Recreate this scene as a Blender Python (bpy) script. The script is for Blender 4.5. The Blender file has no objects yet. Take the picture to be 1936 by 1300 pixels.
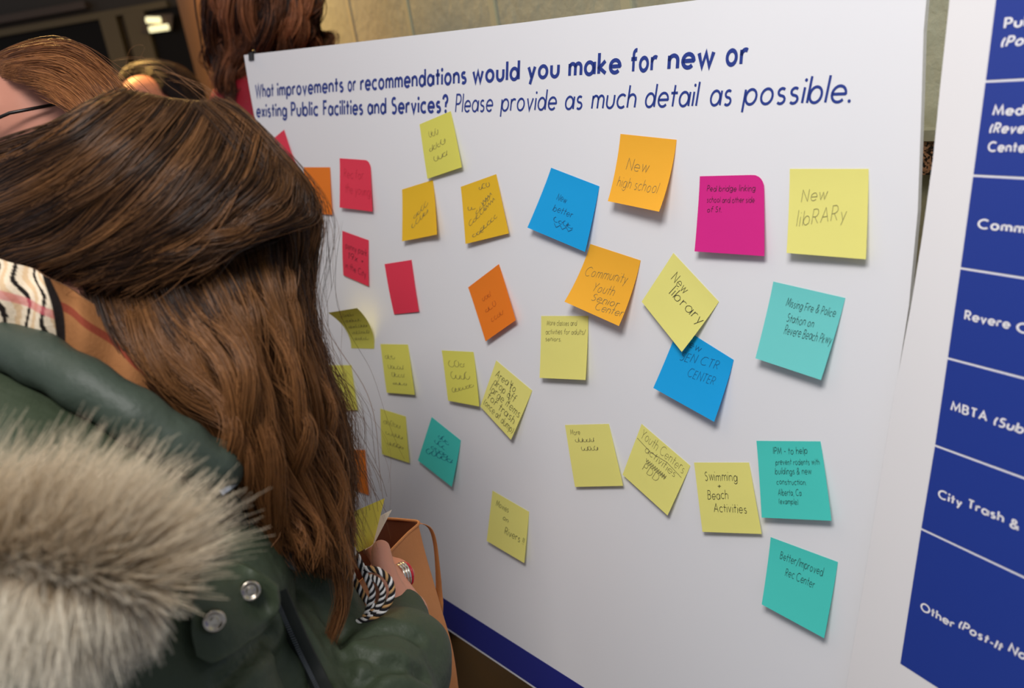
import bpy, bmesh, math, random
import numpy as np
from mathutils import Vector, Matrix
from mathutils.bvhtree import BVHTree
random.seed(7); RNG = np.random.default_rng(7)
SC = bpy.context.scene
COL = SC.collection
def V3(*a): return np.array(a, float)
def nrm(a): a = np.asarray(a, float); return a/np.linalg.norm(a)

# ------------------------------------------------------------------ camera
# "board" axes: X right along the question board, Y up the board, Z out of it.
FPX, CX, CY = 1673.0, 968.0, 650.0
CAM_R = V3(0.66224192, 0.02825523, -0.74875715)
CAM_D = V3(0.1759321, -0.97721628, 0.1187276)
CAM_F = V3(-0.728343, -0.21035681, -0.65212459)
CAM_C = V3(0.83826797, 0.24346457, 0.75153136)
UP = nrm(V3(-0.06, 0.98, 0.198))                 # the board leans back on its easel
EX = nrm(V3(1, 0, 0) - UP*UP[0]); EY = np.cross(UP, EX)
B2W = np.stack([EX, EY, UP])                     # rows: world axes in board coords
ORG = V3(0, 0, 1.20)                             # board centre stands 1.2 m above the floor
def W(p):                                        # board -> world (points, last axis 3)
    return np.asarray(p, float) @ B2W.T + ORG
def WD(d): return np.asarray(d, float) @ B2W.T
CAMW = W(CAM_C); RW, DW, FW = WD(CAM_R), WD(CAM_D), WD(CAM_F)
def at(u, v, d):                                 # point of the place seen at photo (u, v), d metres deep
    u, v, d = np.broadcast_arrays(np.asarray(u, float), np.asarray(v, float), np.asarray(d, float))
    x = (u-CX)/FPX; y = (v-CY)/FPX
    return CAMW + d[..., None]*(FW + x[..., None]*RW + y[..., None]*DW)
def atp(a): a = np.asarray(a, float); return at(a[..., 0], a[..., 1], a[..., 2])
def onb(u, v, z=0.0):                            # board coords of photo (u, v) on the plane z
    x = (u-CX)/FPX; y = (v-CY)/FPX
    d = CAM_F + x*CAM_R + y*CAM_D
    return CAM_C + d*((z-CAM_C[2])/d[2])

cam = bpy.data.cameras.new('camera'); camo = bpy.data.objects.new('camera', cam); COL.objects.link(camo)
camo.matrix_world = Matrix([[RW[i], -DW[i], -FW[i], CAMW[i]] for i in range(3)] + [[0, 0, 0, 1]])
cam.sensor_width = 36.0; cam.lens = FPX/1936*36; cam.clip_start = 0.02
cam.dof.use_dof = True; cam.dof.focus_distance = 0.98; cam.dof.aperture_fstop = 5.0
SC.camera = camo

# ------------------------------------------------------------------ light and exposure
SC.view_settings.view_transform = 'Standard'; SC.view_settings.look = 'None'
SC.view_settings.exposure = 0.0; SC.view_settings.gamma = 1.0; SC.view_settings.use_curve_mapping = False
wd = bpy.data.worlds.new('room_air'); SC.world = wd; wd.use_nodes = True
wd.node_tree.nodes['Background'].inputs[0].default_value = (0.80, 0.86, 1.0, 1)
wd.node_tree.nodes['Background'].inputs[1].default_value = 0.34
def area(name, pos, target, size, watts, col):
    l = bpy.data.lights.new(name, 'AREA'); l.shape = 'RECTANGLE'; l.size, l.size_y = size
    l.energy = watts; l.color = col
    o = bpy.data.objects.new(name, l); COL.objects.link(o); o.location = pos
    o.rotation_euler = (Vector(target)-Vector(pos)).to_track_quat('-Z', 'Y').to_euler()
    return o
area('ceiling_light_near', W(V3(0.78, 1.20, 1.25)), W(V3(0.3, -0.1, 0.0)), (0.7, 0.4), 24.0, (1.0, 0.965, 0.945))
area('ceiling_light_hall', W(V3(-0.6, 1.6, 1.1)), W(V3(-0.2, -0.2, 0.2)), (1.0, 1.0), 3.2, (1.0, 0.80, 0.55))
area('ceiling_light_back', W(V3(-3.0, 1.6, 0.0)), W(V3(-2.9, 0.3, -1.0)), (0.6, 0.6), 105.0, (1.0, 0.58, 0.16))

# ------------------------------------------------------------------ materials
def srgb(r, g, b):
    f = lambda c: c/12.92 if c <= 0.04045 else ((c+0.055)/1.055)**2.4
    return (f(r/255), f(g/255), f(b/255), 1)
def mat(name, col, rough=0.6, metal=0.0, spec=0.5, noise=None, bump=None, attr=None, sheen=0.0, trans=0.0, coat=0.0):
    m = bpy.data.materials.new(name); m.use_nodes = True; nt = m.node_tree; N = nt.nodes; L = nt.links
    b = N['Principled BSDF']; b.inputs['Base Color'].default_value = col
    b.inputs['Roughness'].default_value = rough; b.inputs['Metallic'].default_value = metal
    b.inputs['Specular IOR Level'].default_value = spec
    if sheen: b.inputs['Sheen Weight'].default_value = sheen
    if coat: b.inputs['Coat Weight'].default_value = coat
    tc = N.new('ShaderNodeTexCoord')
    if attr:
        a = N.new('ShaderNodeAttribute'); a.attribute_name = attr; L.new(a.outputs['Color'], b.inputs['Base Color'])
    if noise:                                    # (scale, colour b, detail)
        n = N.new('ShaderNodeTexNoise'); n.inputs['Scale'].default_value = noise[0]; n.inputs['Detail'].default_value = 6
        mx = N.new('ShaderNodeMix'); mx.data_type = 'RGBA'
        mx.inputs[6].default_value = col; mx.inputs[7].default_value = noise[1]
        L.new(tc.outputs['Object'], n.inputs['Vector']); L.new(n.outputs['Fac'], mx.inputs[0])
        L.new(mx.outputs[2], b.inputs['Base Color'])
    if bump:                                     # (scale, strength, distance)
        n2 = N.new('ShaderNodeTexNoise'); n2.inputs['Scale'].default_value = bump[0]; n2.inputs['Detail'].default_value = 5
        bp = N.new('ShaderNodeBump'); bp.inputs['Strength'].default_value = bump[1]; bp.inputs['Distance'].default_value = bump[2]
        L.new(tc.outputs['Object'], n2.inputs['Vector']); L.new(n2.outputs['Fac'], bp.inputs['Height'])
        L.new(bp.outputs['Normal'], b.inputs['Normal'])
    if trans:
        tr = N.new('ShaderNodeBsdfTranslucent'); tr.inputs['Color'].default_value = col
        ms = N.new('ShaderNodeMixShader'); ms.inputs[0].default_value = trans
        L.new(b.outputs[0], ms.inputs[1]); L.new(tr.outputs[0], ms.inputs[2])
        L.new(ms.outputs[0], N['Material Output'].inputs['Surface'])
    return m
def emit(name, col, s):
    m = bpy.data.materials.new(name); m.use_nodes = True; b = m.node_tree.nodes['Principled BSDF']
    b.inputs['Base Color'].default_value = col
    b.inputs['Emission Color'].default_value = col; b.inputs['Emission Strength'].default_value = s
    return m
M = {}
M['paper'] = mat('board_paper', srgb(238, 238, 240), 0.38, spec=0.35, noise=(3, srgb(232, 232, 235)))
M['foam'] = mat('foam_core', srgb(232, 224, 224), 0.8)
M['navy'] = mat('navy_print', srgb(33, 40, 128), 0.4)
M['ink'] = mat('headline_ink', srgb(34, 58, 140), 0.5)
M['blue'] = mat('blue_print', srgb(34, 60, 150), 0.42)
M['white_ink'] = mat('white_print', srgb(245, 245, 248), 0.4)
M['black'] = mat('black_metal', srgb(18, 18, 20), 0.4)
M['pen'] = mat('pen_ink', srgb(28, 28, 34), 0.6)
M['pencil'] = mat('pencil_lead', srgb(124, 118, 80), 0.6)
M['pencil_blue'] = mat('ballpoint_blue', srgb(18, 88, 130), 0.6)
M['pencil_orange'] = mat('ballpoint_orange', srgb(188, 92, 30), 0.6)
M['pencil_red'] = mat('ballpoint_red', srgb(178, 30, 55), 0.6)
NOTE = {'yellow': (246, 240, 140), 'gold': (245, 200, 50), 'amber': (255, 190, 58), 'orange': (250, 138, 42),
        'coral': (242, 66, 92), 'magenta': (228, 44, 146), 'blue': (26, 174, 240), 'teal': (82, 218, 206),
        'aqua': (122, 222, 218), 'lime': (234, 230, 108)}
for k, c in NOTE.items(): M['note_'+k] = mat('note_paper_'+k, srgb(*c), 0.65, spec=0.25, trans=0.18, bump=(60, 0.12, 0.002))

# ------------------------------------------------------------------ mesh helpers
def link(name, me, parent=None, origin=None):
    o = bpy.data.objects.new(name, me); COL.objects.link(o)
    if parent is not None: o.parent = parent
    return o
def wpos(o):
    p = Vector((0, 0, 0))
    while o is not None: p = p + o.location; o = o.parent
    return np.array(p)
def mesh(name, verts, faces, material, parent=None, smooth=False, base=False, colors=None):
    """world-space verts -> one mesh object whose origin sits at its middle (or base)"""
    v = np.asarray(verts, float).reshape(-1, 3)
    c = (v.min(0)+v.max(0))/2
    if base: c[2] = v[:, 2].min()
    me = bpy.data.meshes.new(name)
    f = faces
    if isinstance(f, np.ndarray):
        nf, k = f.shape
        me.vertices.add(len(v)); me.vertices.foreach_set('co', (v-c).astype(np.float32).ravel())
        me.loops.add(nf*k); me.loops.foreach_set('vertex_index', f.astype(np.int32).ravel())
        me.polygons.add(nf); me.polygons.foreach_set('loop_start', np.arange(0, nf*k, k, dtype=np.int32))
        me.update(calc_edges=True); me.validate()
    else:
        me.from_pydata([tuple(p) for p in (v-c)], [], [tuple(q) for q in f]); me.update()
    if smooth: me.polygons.foreach_set('use_smooth', np.ones(len(me.polygons), bool))
    if colors is not None:
        a = me.color_attributes.new('tint', 'FLOAT_COLOR', 'POINT')
        cc = np.ones((len(v), 4), np.float32); cc[:, :3] = colors; a.data.foreach_set('color', cc.ravel())
    for mm in (material if isinstance(material, (list, tuple)) else [material]): me.materials.append(mm)
    o = link(name, me, parent)
    o.location = Vector(c) - (Vector(wpos(parent)) if parent is not None else Vector((0, 0, 0)))
    return o
def empty(name, loc):
    o = bpy.data.objects.new(name, None); COL.objects.link(o); o.location = Vector(loc); o.empty_display_size = 0.05
    return o
def tag(o, label, cat, group=None):
    o['label'] = label; o['category'] = cat
    if group: o['group'] = group
    return o
def struct(o): o['kind'] = 'structure'; return o
class MB:                                        # gathers closed shapes into one mesh
    def __init__(s): s.v = []; s.f = []
    def add(s, v, f):
        n = len(s.v); s.v += [tuple(p) for p in v]; s.f += [tuple(i+n for i in q) for q in f]
    def box(s, o, a, b, c):                      # corner o and three edge vectors
        o, a, b, c = map(np.asarray, (o, a, b, c))
        p = [o, o+a, o+a+b, o+b, o+c, o+a+c, o+a+b+c, o+b+c]
        s.add(p, [(0, 3, 2, 1), (4, 5, 6, 7), (0, 1, 5, 4), (1, 2, 6, 5), (2, 3, 7, 6), (3, 0, 4, 7)])
    def tube(s, pts, r, n=12, cap=True):
        pts = np.asarray(pts, float); k = len(pts); r = np.broadcast_to(np.asarray(r, float), (k,))
        t = np.gradient(pts, axis=0); t /= np.linalg.norm(t, axis=1)[:, None]+1e-12
        ref = V3(0, 0, 1) if abs(t[0][2]) < 0.9 else V3(1, 0, 0)
        a = nrm(np.cross(t[0], ref)); rings = []
        for i in range(k):
            a = nrm(a - t[i]*np.dot(a, t[i])); b = np.cross(t[i], a)
            for j in range(n):
                q = 2*math.pi*j/n; rings.append(pts[i]+r[i]*(a*math.cos(q)+b*math.sin(q)))
        f = [(i*n+j, i*n+(j+1) % n, (i+1)*n+(j+1) % n, (i+1)*n+j) for i in range(k-1) for j in range(n)]
        if cap: f += [tuple(range(n-1, -1, -1)), tuple(range((k-1)*n, k*n))]
        s.add(rings, f)
    def capsule(s, a, b, ra, rb, n=20):
        a, b = np.asarray(a, float), np.asarray(b, float); d = b-a; L = np.linalg.norm(d)
        d = d/L if L > 1e-9 else V3(0, 0, 1)
        P, R = [], []
        for q in np.linspace(-90, 0, 7)[0:]: P.append(a+d*ra*math.sin(math.radians(q))); R.append(max(ra*math.cos(math.radians(q)), 1e-4))
        for q in np.linspace(0, 90, 7): P.append(b+d*rb*math.sin(math.radians(q))); R.append(max(rb*math.cos(math.radians(q)), 1e-4))
        P[6] = P[6]; s.tube(P, R, n)
    def ball(s, c, ax, rad, n=24):               # ellipsoid: three unit axes, three radii
        c = np.asarray(c, float); ax = np.asarray(ax, float); vs = []; m = n//2
        for i in range(m+1):
            th = math.pi*min(max(i/m, 0.002), 0.998)
            for j in range(n):
                ph = 2*math.pi*j/n
                q = (math.sin(th)*math.cos(ph)*rad[0], math.sin(th)*math.sin(ph)*rad[1], math.cos(th)*rad[2])
                vs.append(c+q[0]*ax[0]+q[1]*ax[1]+q[2]*ax[2])
        f = [(i*n+j, (i+1)*n+j, (i+1)*n+(j+1) % n, i*n+(j+1) % n) for i in range(m) for j in range(n)]
        f += [tuple(range(n)), tuple(range((m+1)*n-1, m*n-1, -1))]
        s.add(vs, f)
    def build(s, name, material, parent=None, smooth=False, base=False):
        return mesh(name, s.v, s.f, material, parent, smooth, base)
def frozen(o):                                   # bake an object's modifiers into its mesh
    bpy.context.view_layer.update()
    dg = bpy.context.evaluated_depsgraph_get()
    me = bpy.data.meshes.new_from_object(o.evaluated_get(dg)); o.modifiers.clear(); o.data = me
    me.polygons.foreach_set('use_smooth', np.ones(len(me.polygons), bool)); return o
def skin_over(mb, name, material, parent, voxel, smooth=6, disp=None):
    o = mb.build(name, material, parent)
    r = o.modifiers.new('r', 'REMESH'); r.mode = 'VOXEL'; r.voxel_size = voxel
    s = o.modifiers.new('s', 'SMOOTH'); s.factor = 0.5; s.iterations = smooth
    for (sc, st) in (disp or []):
        tx = bpy.data.textures.new('folds', 'CLOUDS'); tx.noise_scale = sc; tx.noise_depth = 1
        d = o.modifiers.new('d', 'DISPLACE'); d.texture = tx; d.strength = st; d.mid_level = 0.5
    return frozen(o)
def catmull(P, K):
    P = np.asarray(P, float); n = len(P)
    if n == 2: return P[0]+(P[1]-P[0])*np.linspace(0, 1, K)[:, None]
    Q = np.vstack([2*P[0]-P[1], P, 2*P[-1]-P[-2]])
    t = np.linspace(0, n-1, K); i = np.minimum(t.astype(int), n-2); u = (t-i)[:, None]
    p0, p1, p2, p3 = Q[i], Q[i+1], Q[i+2], Q[i+3]
    return 0.5*((2*p1)+(-p0+p2)*u+(2*p0-5*p1+4*p2-p3)*u**2+(-p0+3*p1-3*p2+p3)*u**3)
def sheet(ctrl, nu, nv):                         # smooth surface through a grid of control points
    ctrl = np.asarray(ctrl, float)
    rows = np.stack([catmull(r, nv) for r in ctrl])
    return np.stack([catmull(rows[:, j], nu) for j in range(nv)], 1)       # nu, nv, 3
def thick(grid, th, away):                       # a grid given real thickness; "away" points out of its back
    nu, nv, _ = grid.shape
    back = grid+np.asarray(away)*th
    v = np.concatenate([grid.reshape(-1, 3), back.reshape(-1, 3)]); o = nu*nv; f = []
    for i in range(nu-1):
        for j in range(nv-1):
            a, b, c, d = i*nv+j, i*nv+j+1, (i+1)*nv+j+1, (i+1)*nv+j
            f += [(a, b, c, d), (o+a, o+d, o+c, o+b)]
    v0 = len(v); rim = [i for i in range(nv)]+[i*nv+nv-1 for i in range(1, nu)]+[(nu-1)*nv+j for j in range(nv-2, -1, -1)]+[i*nv for i in range(nu-2, 0, -1)]
    v = np.concatenate([v, v[rim], v[[o+q for q in rim]]]); n = len(rim)
    for k in range(n):
        a, b = v0+k, v0+(k+1) % n; f.append((a, n+a, n+b, b))
    return v, f
def strands(name, paths, rad, cols, material, parent, sides=3):
    """paths N,K,3 world; rad N,K; cols N,K,3"""
    N, K, _ = paths.shape
    t = np.gradient(paths, axis=1); t /= np.linalg.norm(t, axis=2, keepdims=True)+1e-12
    ref = RNG.normal(size=(N, 1, 3)); ref = np.broadcast_to(ref, paths.shape)
    a = np.cross(t, ref); a /= np.linalg.norm(a, axis=2, keepdims=True)+1e-12; b = np.cross(t, a)
    ring = []
    for j in range(sides):
        q = 2*math.pi*j/sides; ring.append(paths+rad[..., None]*(a*math.cos(q)+b*math.sin(q)))
    v = np.stack(ring, 2).reshape(-1, 3)
    base = (np.arange(N)[:, None, None]*K+np.arange(K-1)[None, :, None])*sides
    j = np.arange(sides)[None, None, :]; j2 = (j+1) % sides
    f = np.stack([base+j, base+j2, base+sides+j2, base+sides+j], -1).reshape(-1, 4)
    c = np.repeat(cols.reshape(-1, 3), sides, 0)
    return mesh(name, v, f, material, parent, True, colors=c)

# ------------------------------------------------------------------ stroke lettering (geometric sans, one stroke table)
def arc(cx, cy, rx, ry, a0, a1, n=None):
    n = n or max(4, int(abs(a1-a0)/18)); q = np.radians(np.linspace(a0, a1, n+1))
    return [(cx+rx*math.cos(k), cy+ry*math.sin(k)) for k in q]
O_ = lambda x=0, r=.29: arc(x+.31, .31, r, .31, 90, 450, 24)
G = {
 'a': ([O_(-.03, .28), [(.62, 0), (.62, .62)]], .62), 'b': ([O_(.03, .28), [(0, 0), (0, 1.04)]], .62),
 'c': ([arc(.31, .31, .31, .31, 48, 312)], .5), 'd': ([O_(-.03, .28), [(.62, 0), (.62, 1.04)]], .62),
 'e': ([[(.0, .31), (.6, .31)]+arc(.31, .31, .31, .31, 4, 318)], .6),
 'f': ([[(.13, 0), (.13, .8)]+arc(.33, .82, .2, .2, 180, 75), [(-.06, .6), (.38, .6)]], .34),
 'g': ([O_(-.03, .28), [(.62, .62), (.62, .0)]+arc(.31, 0, .31, .28, 0, -155)], .62),
 'h': ([[(0, 0), (0, 1.04)], arc(.25, .36, .25, .25, 180, 0)+[(.5, 0)]], .5),
 'i': ([[(0, 0), (0, .62)], ('dot', 0, .9)], 0), 'j': ([[(0, -.3), (0, .62)], ('dot', 0, .9)], 0),
 'k': ([[(0, 0), (0, 1.04)], [(.42, .62), (.04, .3), (.46, 0)]], .46), 'l': ([[(0, 0), (0, 1.04)]], 0),
 'm': ([[(0, 0), (0, .62)], arc(.2, .4, .2, .21, 180, 0)+[(.4, 0)], arc(.6, .4, .2, .21, 180, 0)+[(.8, 0)]], .8),
 'n': ([[(0, 0), (0, .62)], arc(.25, .36, .25, .25, 180, 0)+[(.5, 0)]], .5), 'o': ([O_()], .62),
 'p': ([O_(.03, .28), [(0, .62), (0, -.32)]], .62), 'q': ([O_(-.03, .28), [(.62, .62), (.62, -.32)]], .62),
 'r': ([[(0, 0), (0, .62)], arc(.24, .36, .24, .25, 180, 55)], .32),
 's': ([arc(.19, .465, .17, .145, 40, 250, 9)+arc(.19, .155, .19, .16, 80, -140, 10)], .4),
 't': ([[(.14, 0), (.14, .95)], [(-.06, .6), (.36, .6)]], .3),
 'u': ([[(0, .62), (0, .26)]+arc(.25, .26, .25, .26, 180, 360)+[(.5, .62)]], .5),
 'v': ([[(0, .62), (.24, 0), (.48, .62)]], .48), 'w': ([[(0, .62), (.2, 0), (.4, .6), (.6, 0), (.8, .62)]], .8),
 'x': ([[(0, .62), (.44, 0)], [(.44, .62), (0, 0)]], .44), 'y': ([[(0, .62), (.24, .03)], [(.48, .62), (.12, -.32)]], .48),
 'z': ([[(0, .6), (.42, .6), (0, .02), (.44, .02)]], .44),
 'A': ([[(0, 0), (.36, 1), (.72, 0)], [(.13, .34), (.59, .34)]], .72),
 'B': ([[(0, 0), (0, 1), (.24, 1)]+arc(.26, .77, .22, .23, 90, -90)+[(0, .54)], [(.26, .54)]+arc(.27, .27, .26, .27, 90, -90)+[(0, 0)]], .54),
 'C': ([arc(.5, .5, .5, .5, 50, 310)], .84), 'D': ([[(0, 0), (0, 1), (.2, 1)]+arc(.22, .5, .48, .5, 90, -90)+[(0, 0)]], .7),
 'E': ([[(.46, 1), (0, 1), (0, 0), (.46, 0)], [(0, .54), (.42, .54)]], .46),
 'F': ([[(.46, 1), (0, 1), (0, 0)], [(0, .52), (.42, .52)]], .46),
 'I': ([[(0, 0), (0, 1)]], 0), 'L': ([[(0, 1), (0, 0), (.42, 0)]], .42),
 'M': ([[(0, 0), (.12, 1), (.45, .15), (.78, 1), (.9, 0)]], .9), 'N': ([[(0, 0), (0, 1), (.66, 0), (.66, 1)]], .66),
 'O': ([arc(.5, .5, .5, .5, 90, 450, 28)], 1.0),
 'P': ([[(0, 0), (0, 1), (.24, 1)]+arc(.25, .73, .26, .27, 90, -90)+[(0, .46)]], .5),
 'R': ([[(0, 0), (0, 1), (.24, 1)]+arc(.25, .74, .25, .26, 90, -90)+[(0, .48)], [(.2, .48), (.54, 0)]], .54),
 'S': ([arc(.26, .76, .22, .23, 40, 255, 10)+arc(.25, .26, .26, .27, 78, -140, 11)], .52),
 'T': ([[(0, 1), (.56, 1)], [(.28, 1), (.28, 0)]], .56), 'W': ([[(0, 1), (.28, 0), (.55, 1), (.82, 0), (1.1, 1)]], 1.1),
 'Y': ([[(0, 1), (.32, .48), (.64, 1)], [(.32, .48), (.32, 0)]], .64),
 '1': ([[(0, .8), (.2, 1), (.2, 0)]], .2), '9': ([arc(.25, .72, .25, .28, 0, 360), [(.5, .72), (.3, 0)]], .5),
 '?': ([arc(.22, .76, .22, .24, 180, -75, 12)+[(.26, .28)], ('dot', .26, .03)], .46),
 '!': ([[(0, .3), (0, 1)], ('dot', 0, .03)], 0), '.': ([('dot', 0, .03)], .02), ',': ([[(.05, .08), (0, -.16)]], .05),
 '&': ([[(.72, 0), (.16, .68)]+arc(.29, .8, .17, .19, 215, -40, 12)+[(.1, .4)]+arc(.27, .22, .25, .22, 140, 300, 8)+[(.7, .42)]], .74),
 '(': ([arc(.5, .42, .5, .75, 140, 220, 8)], .14), ')': ([arc(-.36, .42, .5, .75, 40, -40, 8)], .14),
 '-': ([[(0, .32), (.3, .32)]], .3), '+': ([[(0, .35), (.4, .35)], [(.2, .15), (.2, .55)]], .4), '/': ([[(0, -.1), (.42, 1.05)]], .42),
}
def text_strokes(s, gap, shear=0.0, space=0.3, jit=0.0, rnd=None):
    out = []; x = 0.0; first = True
    for ch in s:
        if ch == ' ': x += space; continue
        st, wd_ = G[ch]
        jx, jy, js = (rnd.uniform(-jit, jit), rnd.uniform(-jit, jit), 1+rnd.uniform(-jit, jit)) if jit else (0, 0, 1)
        for k in st:
            if k[0] == 'dot': out.append(('dot', x+k[1]+shear*k[2], k[2]))
            else:
                q = [(x+jx*.4+px*js+shear*py, py*js+jy) for px, py in k]
                if jit: q = [(a+rnd.uniform(-jit, jit)*.35, b+rnd.uniform(-jit, jit)*.35) for a, b in q]
                out.append(q)
        x += wd_+gap
    return out, x-gap
def ribbon(q, w):
    """2-D polyline -> quad strip of width w (list of left/right points)"""
    q = np.asarray(q, float); keep = [0]
    for i in range(1, len(q)):
        if np.hypot(*(q[i]-q[keep[-1]])) > 1e-5: keep.append(i)
    q = q[keep]
    if len(q) < 2: return None
    closed = np.hypot(*(q[0]-q[-1])) < 1e-3 and len(q) > 4
    d = np.diff(q, axis=0); d /= np.hypot(d[:, 0], d[:, 1])[:, None]; L = []; R = []
    for i in range(len(q)):
        if i == 0: d0 = d[-1] if closed else d[0]; d1 = d[0]
        elif i == len(q)-1: d0 = d[-1]; d1 = d[0] if closed else d[-1]
        else: d0, d1 = d[i-1], d[i]
        n0 = np.array([-d0[1], d0[0]]); n1 = np.array([-d1[1], d1[0]]); m = n0+n1
        l = np.hypot(*m)
        if l < 0.35: m = n1; k = 1.0
        else: m = m/l; k = min(1/max(np.dot(m, n1), .3), 2.2)
        L.append(q[i]+m*k*w/2); R.append(q[i]-m*k*w/2)
    return L, R
def draw(mb, strokes, fmap, w, sub=None):
    """strokes in em units; fmap(x, y) -> 3-D point; w stroke weight in em"""
    for k in strokes:
        if k[0] == 'dot':
            pts = [fmap(k[1]+w*.62*math.cos(a), k[2]+w*.62*math.sin(a)) for a in np.linspace(0, 2*math.pi, 13)[:-1]]
            mb.add(pts, [tuple(range(12))]); continue
        q = k
        if sub:
            qq = [q[0]]
            for a, b in zip(q[:-1], q[1:]):
                n = max(1, int(math.hypot(b[0]-a[0], b[1]-a[1])/sub))
                qq += [(a[0]+(b[0]-a[0])*i/n, a[1]+(b[1]-a[1])*i/n) for i in range(1, n+1)]
            q = qq
        r = ribbon(q, w)
        if r is None: continue
        L, R = r; n = len(L)
        mb.add([fmap(*p) for p in L]+[fmap(*p) for p in R], [(i, n+i, n+i+1, i+1) for i in range(n-1)])
# ------------------------------------------------------------------ the room
WX = nrm(V3(0.963, -0.02, 0.269)); WX = nrm(WX-UP*np.dot(WX, UP))       # along the block wall
WN = np.cross(WX, UP)                                                    # out of the wall, towards us
WALL0 = V3(0.55, 0.25, -0.16)                                            # a point of the wall behind the gap
def onw(u, v, off=0.0):                          # board coords of photo (u, v) on the wall (off = in front of it)
    d = CAM_F+(u-CX)/FPX*CAM_R+(v-CY)/FPX*CAM_D
    return CAM_C+d*(np.dot(WALL0+WN*off-CAM_C, WN)/np.dot(d, WN))
def wcoord(p): return np.dot(p-WALL0, WX), np.dot(p-WALL0, UP)
FLOOR_UP = -1.20                                                          # floor height along UP from the board origin
def wp(s, h, off=0.0):                           # wall point: s along, h = height above floor
    p = WALL0+WX*s+WN*off; p = p-UP*np.dot(p, UP); return W(p+UP*(FLOOR_UP+h))
def wall_slab(name, s0, s1, h0, h1, t, material, off=0.0):
    m = MB(); o = wp(s0, h0, off-t)
    m.box(o, wp(s1, h0, off-t)-o, wp(s0, h1, off-t)-o, wp(s0, h0, off)-o)
    return m.build(name, material)
s_end = wcoord(onw(376, 162))[0]; s_brown = wcoord(onw(570, 60))[0]
sj = [wcoord(onw(*q))[0] for q in ((594, 45), (665, 36), (772, 25), (932, 12))]
def block_material():
    m = mat('painted_block', srgb(164, 166, 144), 0.55, bump=(28, 0.5, 0.01)); nt = m.node_tree; N = nt.nodes; L = nt.links
    return m
M['wall'] = block_material()
M['joint'] = mat('joint_highlight', srgb(180, 178, 146), 0.5)  # paler than the wall: the highlight along each joint is put into the colour
M['brown'] = mat('brown_panel', srgb(140, 100, 58), 0.5, noise=(4, srgb(128, 92, 54)))
w = struct(wall_slab('wall_back', s_brown, 1.7, 0, 2.75, 0.12, M['wall']))
st = sj[2]-sj[1]
for s in sj+[sj[3]+st, sj[3]+2*st]:
    mm = MB(); o = wp(s-.012, 0, 0); mm.box(o, wp(s+.012, 0, 0)-o, wp(s-.012, 2.75, 0)-o, wp(s-.012, 0, .004)-o)
    mm.build('joint', M['joint'], w)
struct(wall_slab('wall_left', s_end, s_brown, 0, 2.75, 0.12, M['brown'], off=0.002))
# speckled tile course seen between the two boards
def speckle():
    m = mat('speckled_tile', srgb(60, 48, 40), 0.3); nt = m.node_tree; N = nt.nodes; L = nt.links
    tc = N.new('ShaderNodeTexCoord'); vo = N.new('ShaderNodeTexVoronoi'); vo.inputs['Scale'].default_value = 420
    cr = N.new('ShaderNodeValToRGB'); e = cr.color_ramp.elements
    e[0].position = .30; e[0].color = srgb(24, 16, 12); e[1].position = .62; e[1].color = srgb(170, 130, 100)
    sp = N.new('ShaderNodeSeparateColor')
    L.new(tc.outputs['Object'], vo.inputs['Vector']); L.new(vo.outputs['Color'], sp.inputs[0]); L.new(sp.outputs[0], cr.inputs[0])
    L.new(cr.outputs[0], N['Principled BSDF'].inputs['Base Color']); return m
hh = [wcoord(onw(1752, y))[1]+np.dot(WALL0, UP)-FLOOR_UP for y in (241, 263, 325)]
struct(wall_slab('trim_1', s_brown, 1.7, hh[2], hh[1], 0.02, speckle(), off=0.014))
struct(wall_slab('trim_2', s_brown, 1.7, hh[1]+.001, hh[0], 0.02, M['wall'], off=0.018))
M['floor'] = mat('dark_floor', srgb(92, 66, 38), 0.45, noise=(5, srgb(74, 54, 32)))
fm = MB(); fm.box(V3(-10, -2.2, -.1), V3(12.6, 0, 0), V3(0, 10.0, 0), V3(0, 0, .1)); struct(fm.build('floor', M['floor']))
# dark glazed doorway at the far end of the hall
HX = WD(CAM_R); HX = nrm(HX-V3(0, 0, 1)*HX[2]); HN = np.cross(HX, V3(0, 0, 1))       # across the hall / towards us
FARD = 7.2
FAR0 = at(150, 60, FARD)
def onf(u, v, off=0.0):
    d = at(u, v, 1.0)-CAMW
    return CAMW+d*(np.dot(FAR0+HN*off-CAMW, HN)/np.dot(d, HN))
def fcoord(p): return np.dot(p-FAR0, HX), p[2]
def fbox(mb, a0, a1, z0, z1, t, off=0.0):
    o = FAR0+HX*a0+HN*off; o = V3(o[0], o[1], z0); mb.box(o, HX*(a1-a0), V3(0, 0, z1-z0), HN*t)
M['dark_wall'] = mat('far_wall', srgb(46, 38, 26), 0.6)
M['frame'] = mat('door_frame_paint', srgb(92, 78, 46), 0.5)
M['lintel'] = mat('lintel_paint', srgb(70, 54, 38), 0.5)
M['glass'] = mat('dark_glass', srgb(24, 20, 13), 0.25, spec=0.12)
M['tube'] = emit('tube_glow', srgb(255, 244, 190), 1.1)
fa = lambda u, v: fcoord(onf(u, v))[0]; fz = lambda u, v: fcoord(onf(u, v))[1]
m = MB(); fbox(m, fa(-900, 60), fa(700, 60), 0, 2.8, -.12, -.05); struct(m.build('wall_far', M['dark_wall']))
zt = fz(110, 50); zc = fz(110, 12)
d1 = struct(empty('door_1', onf(60, 400)*V3(1, 1, 0)))
m = MB(); fbox(m, fa(-700, 60), fa(225, 60), 0, zt, .03, -.05); m.build('glass_pane', M['glass'], d1)
m = MB(); fbox(m, fa(-700, 60), fa(330, 60), zt, fz(110, 37), .07, -.05); m.build('head_rail', M['frame'], d1)
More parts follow.
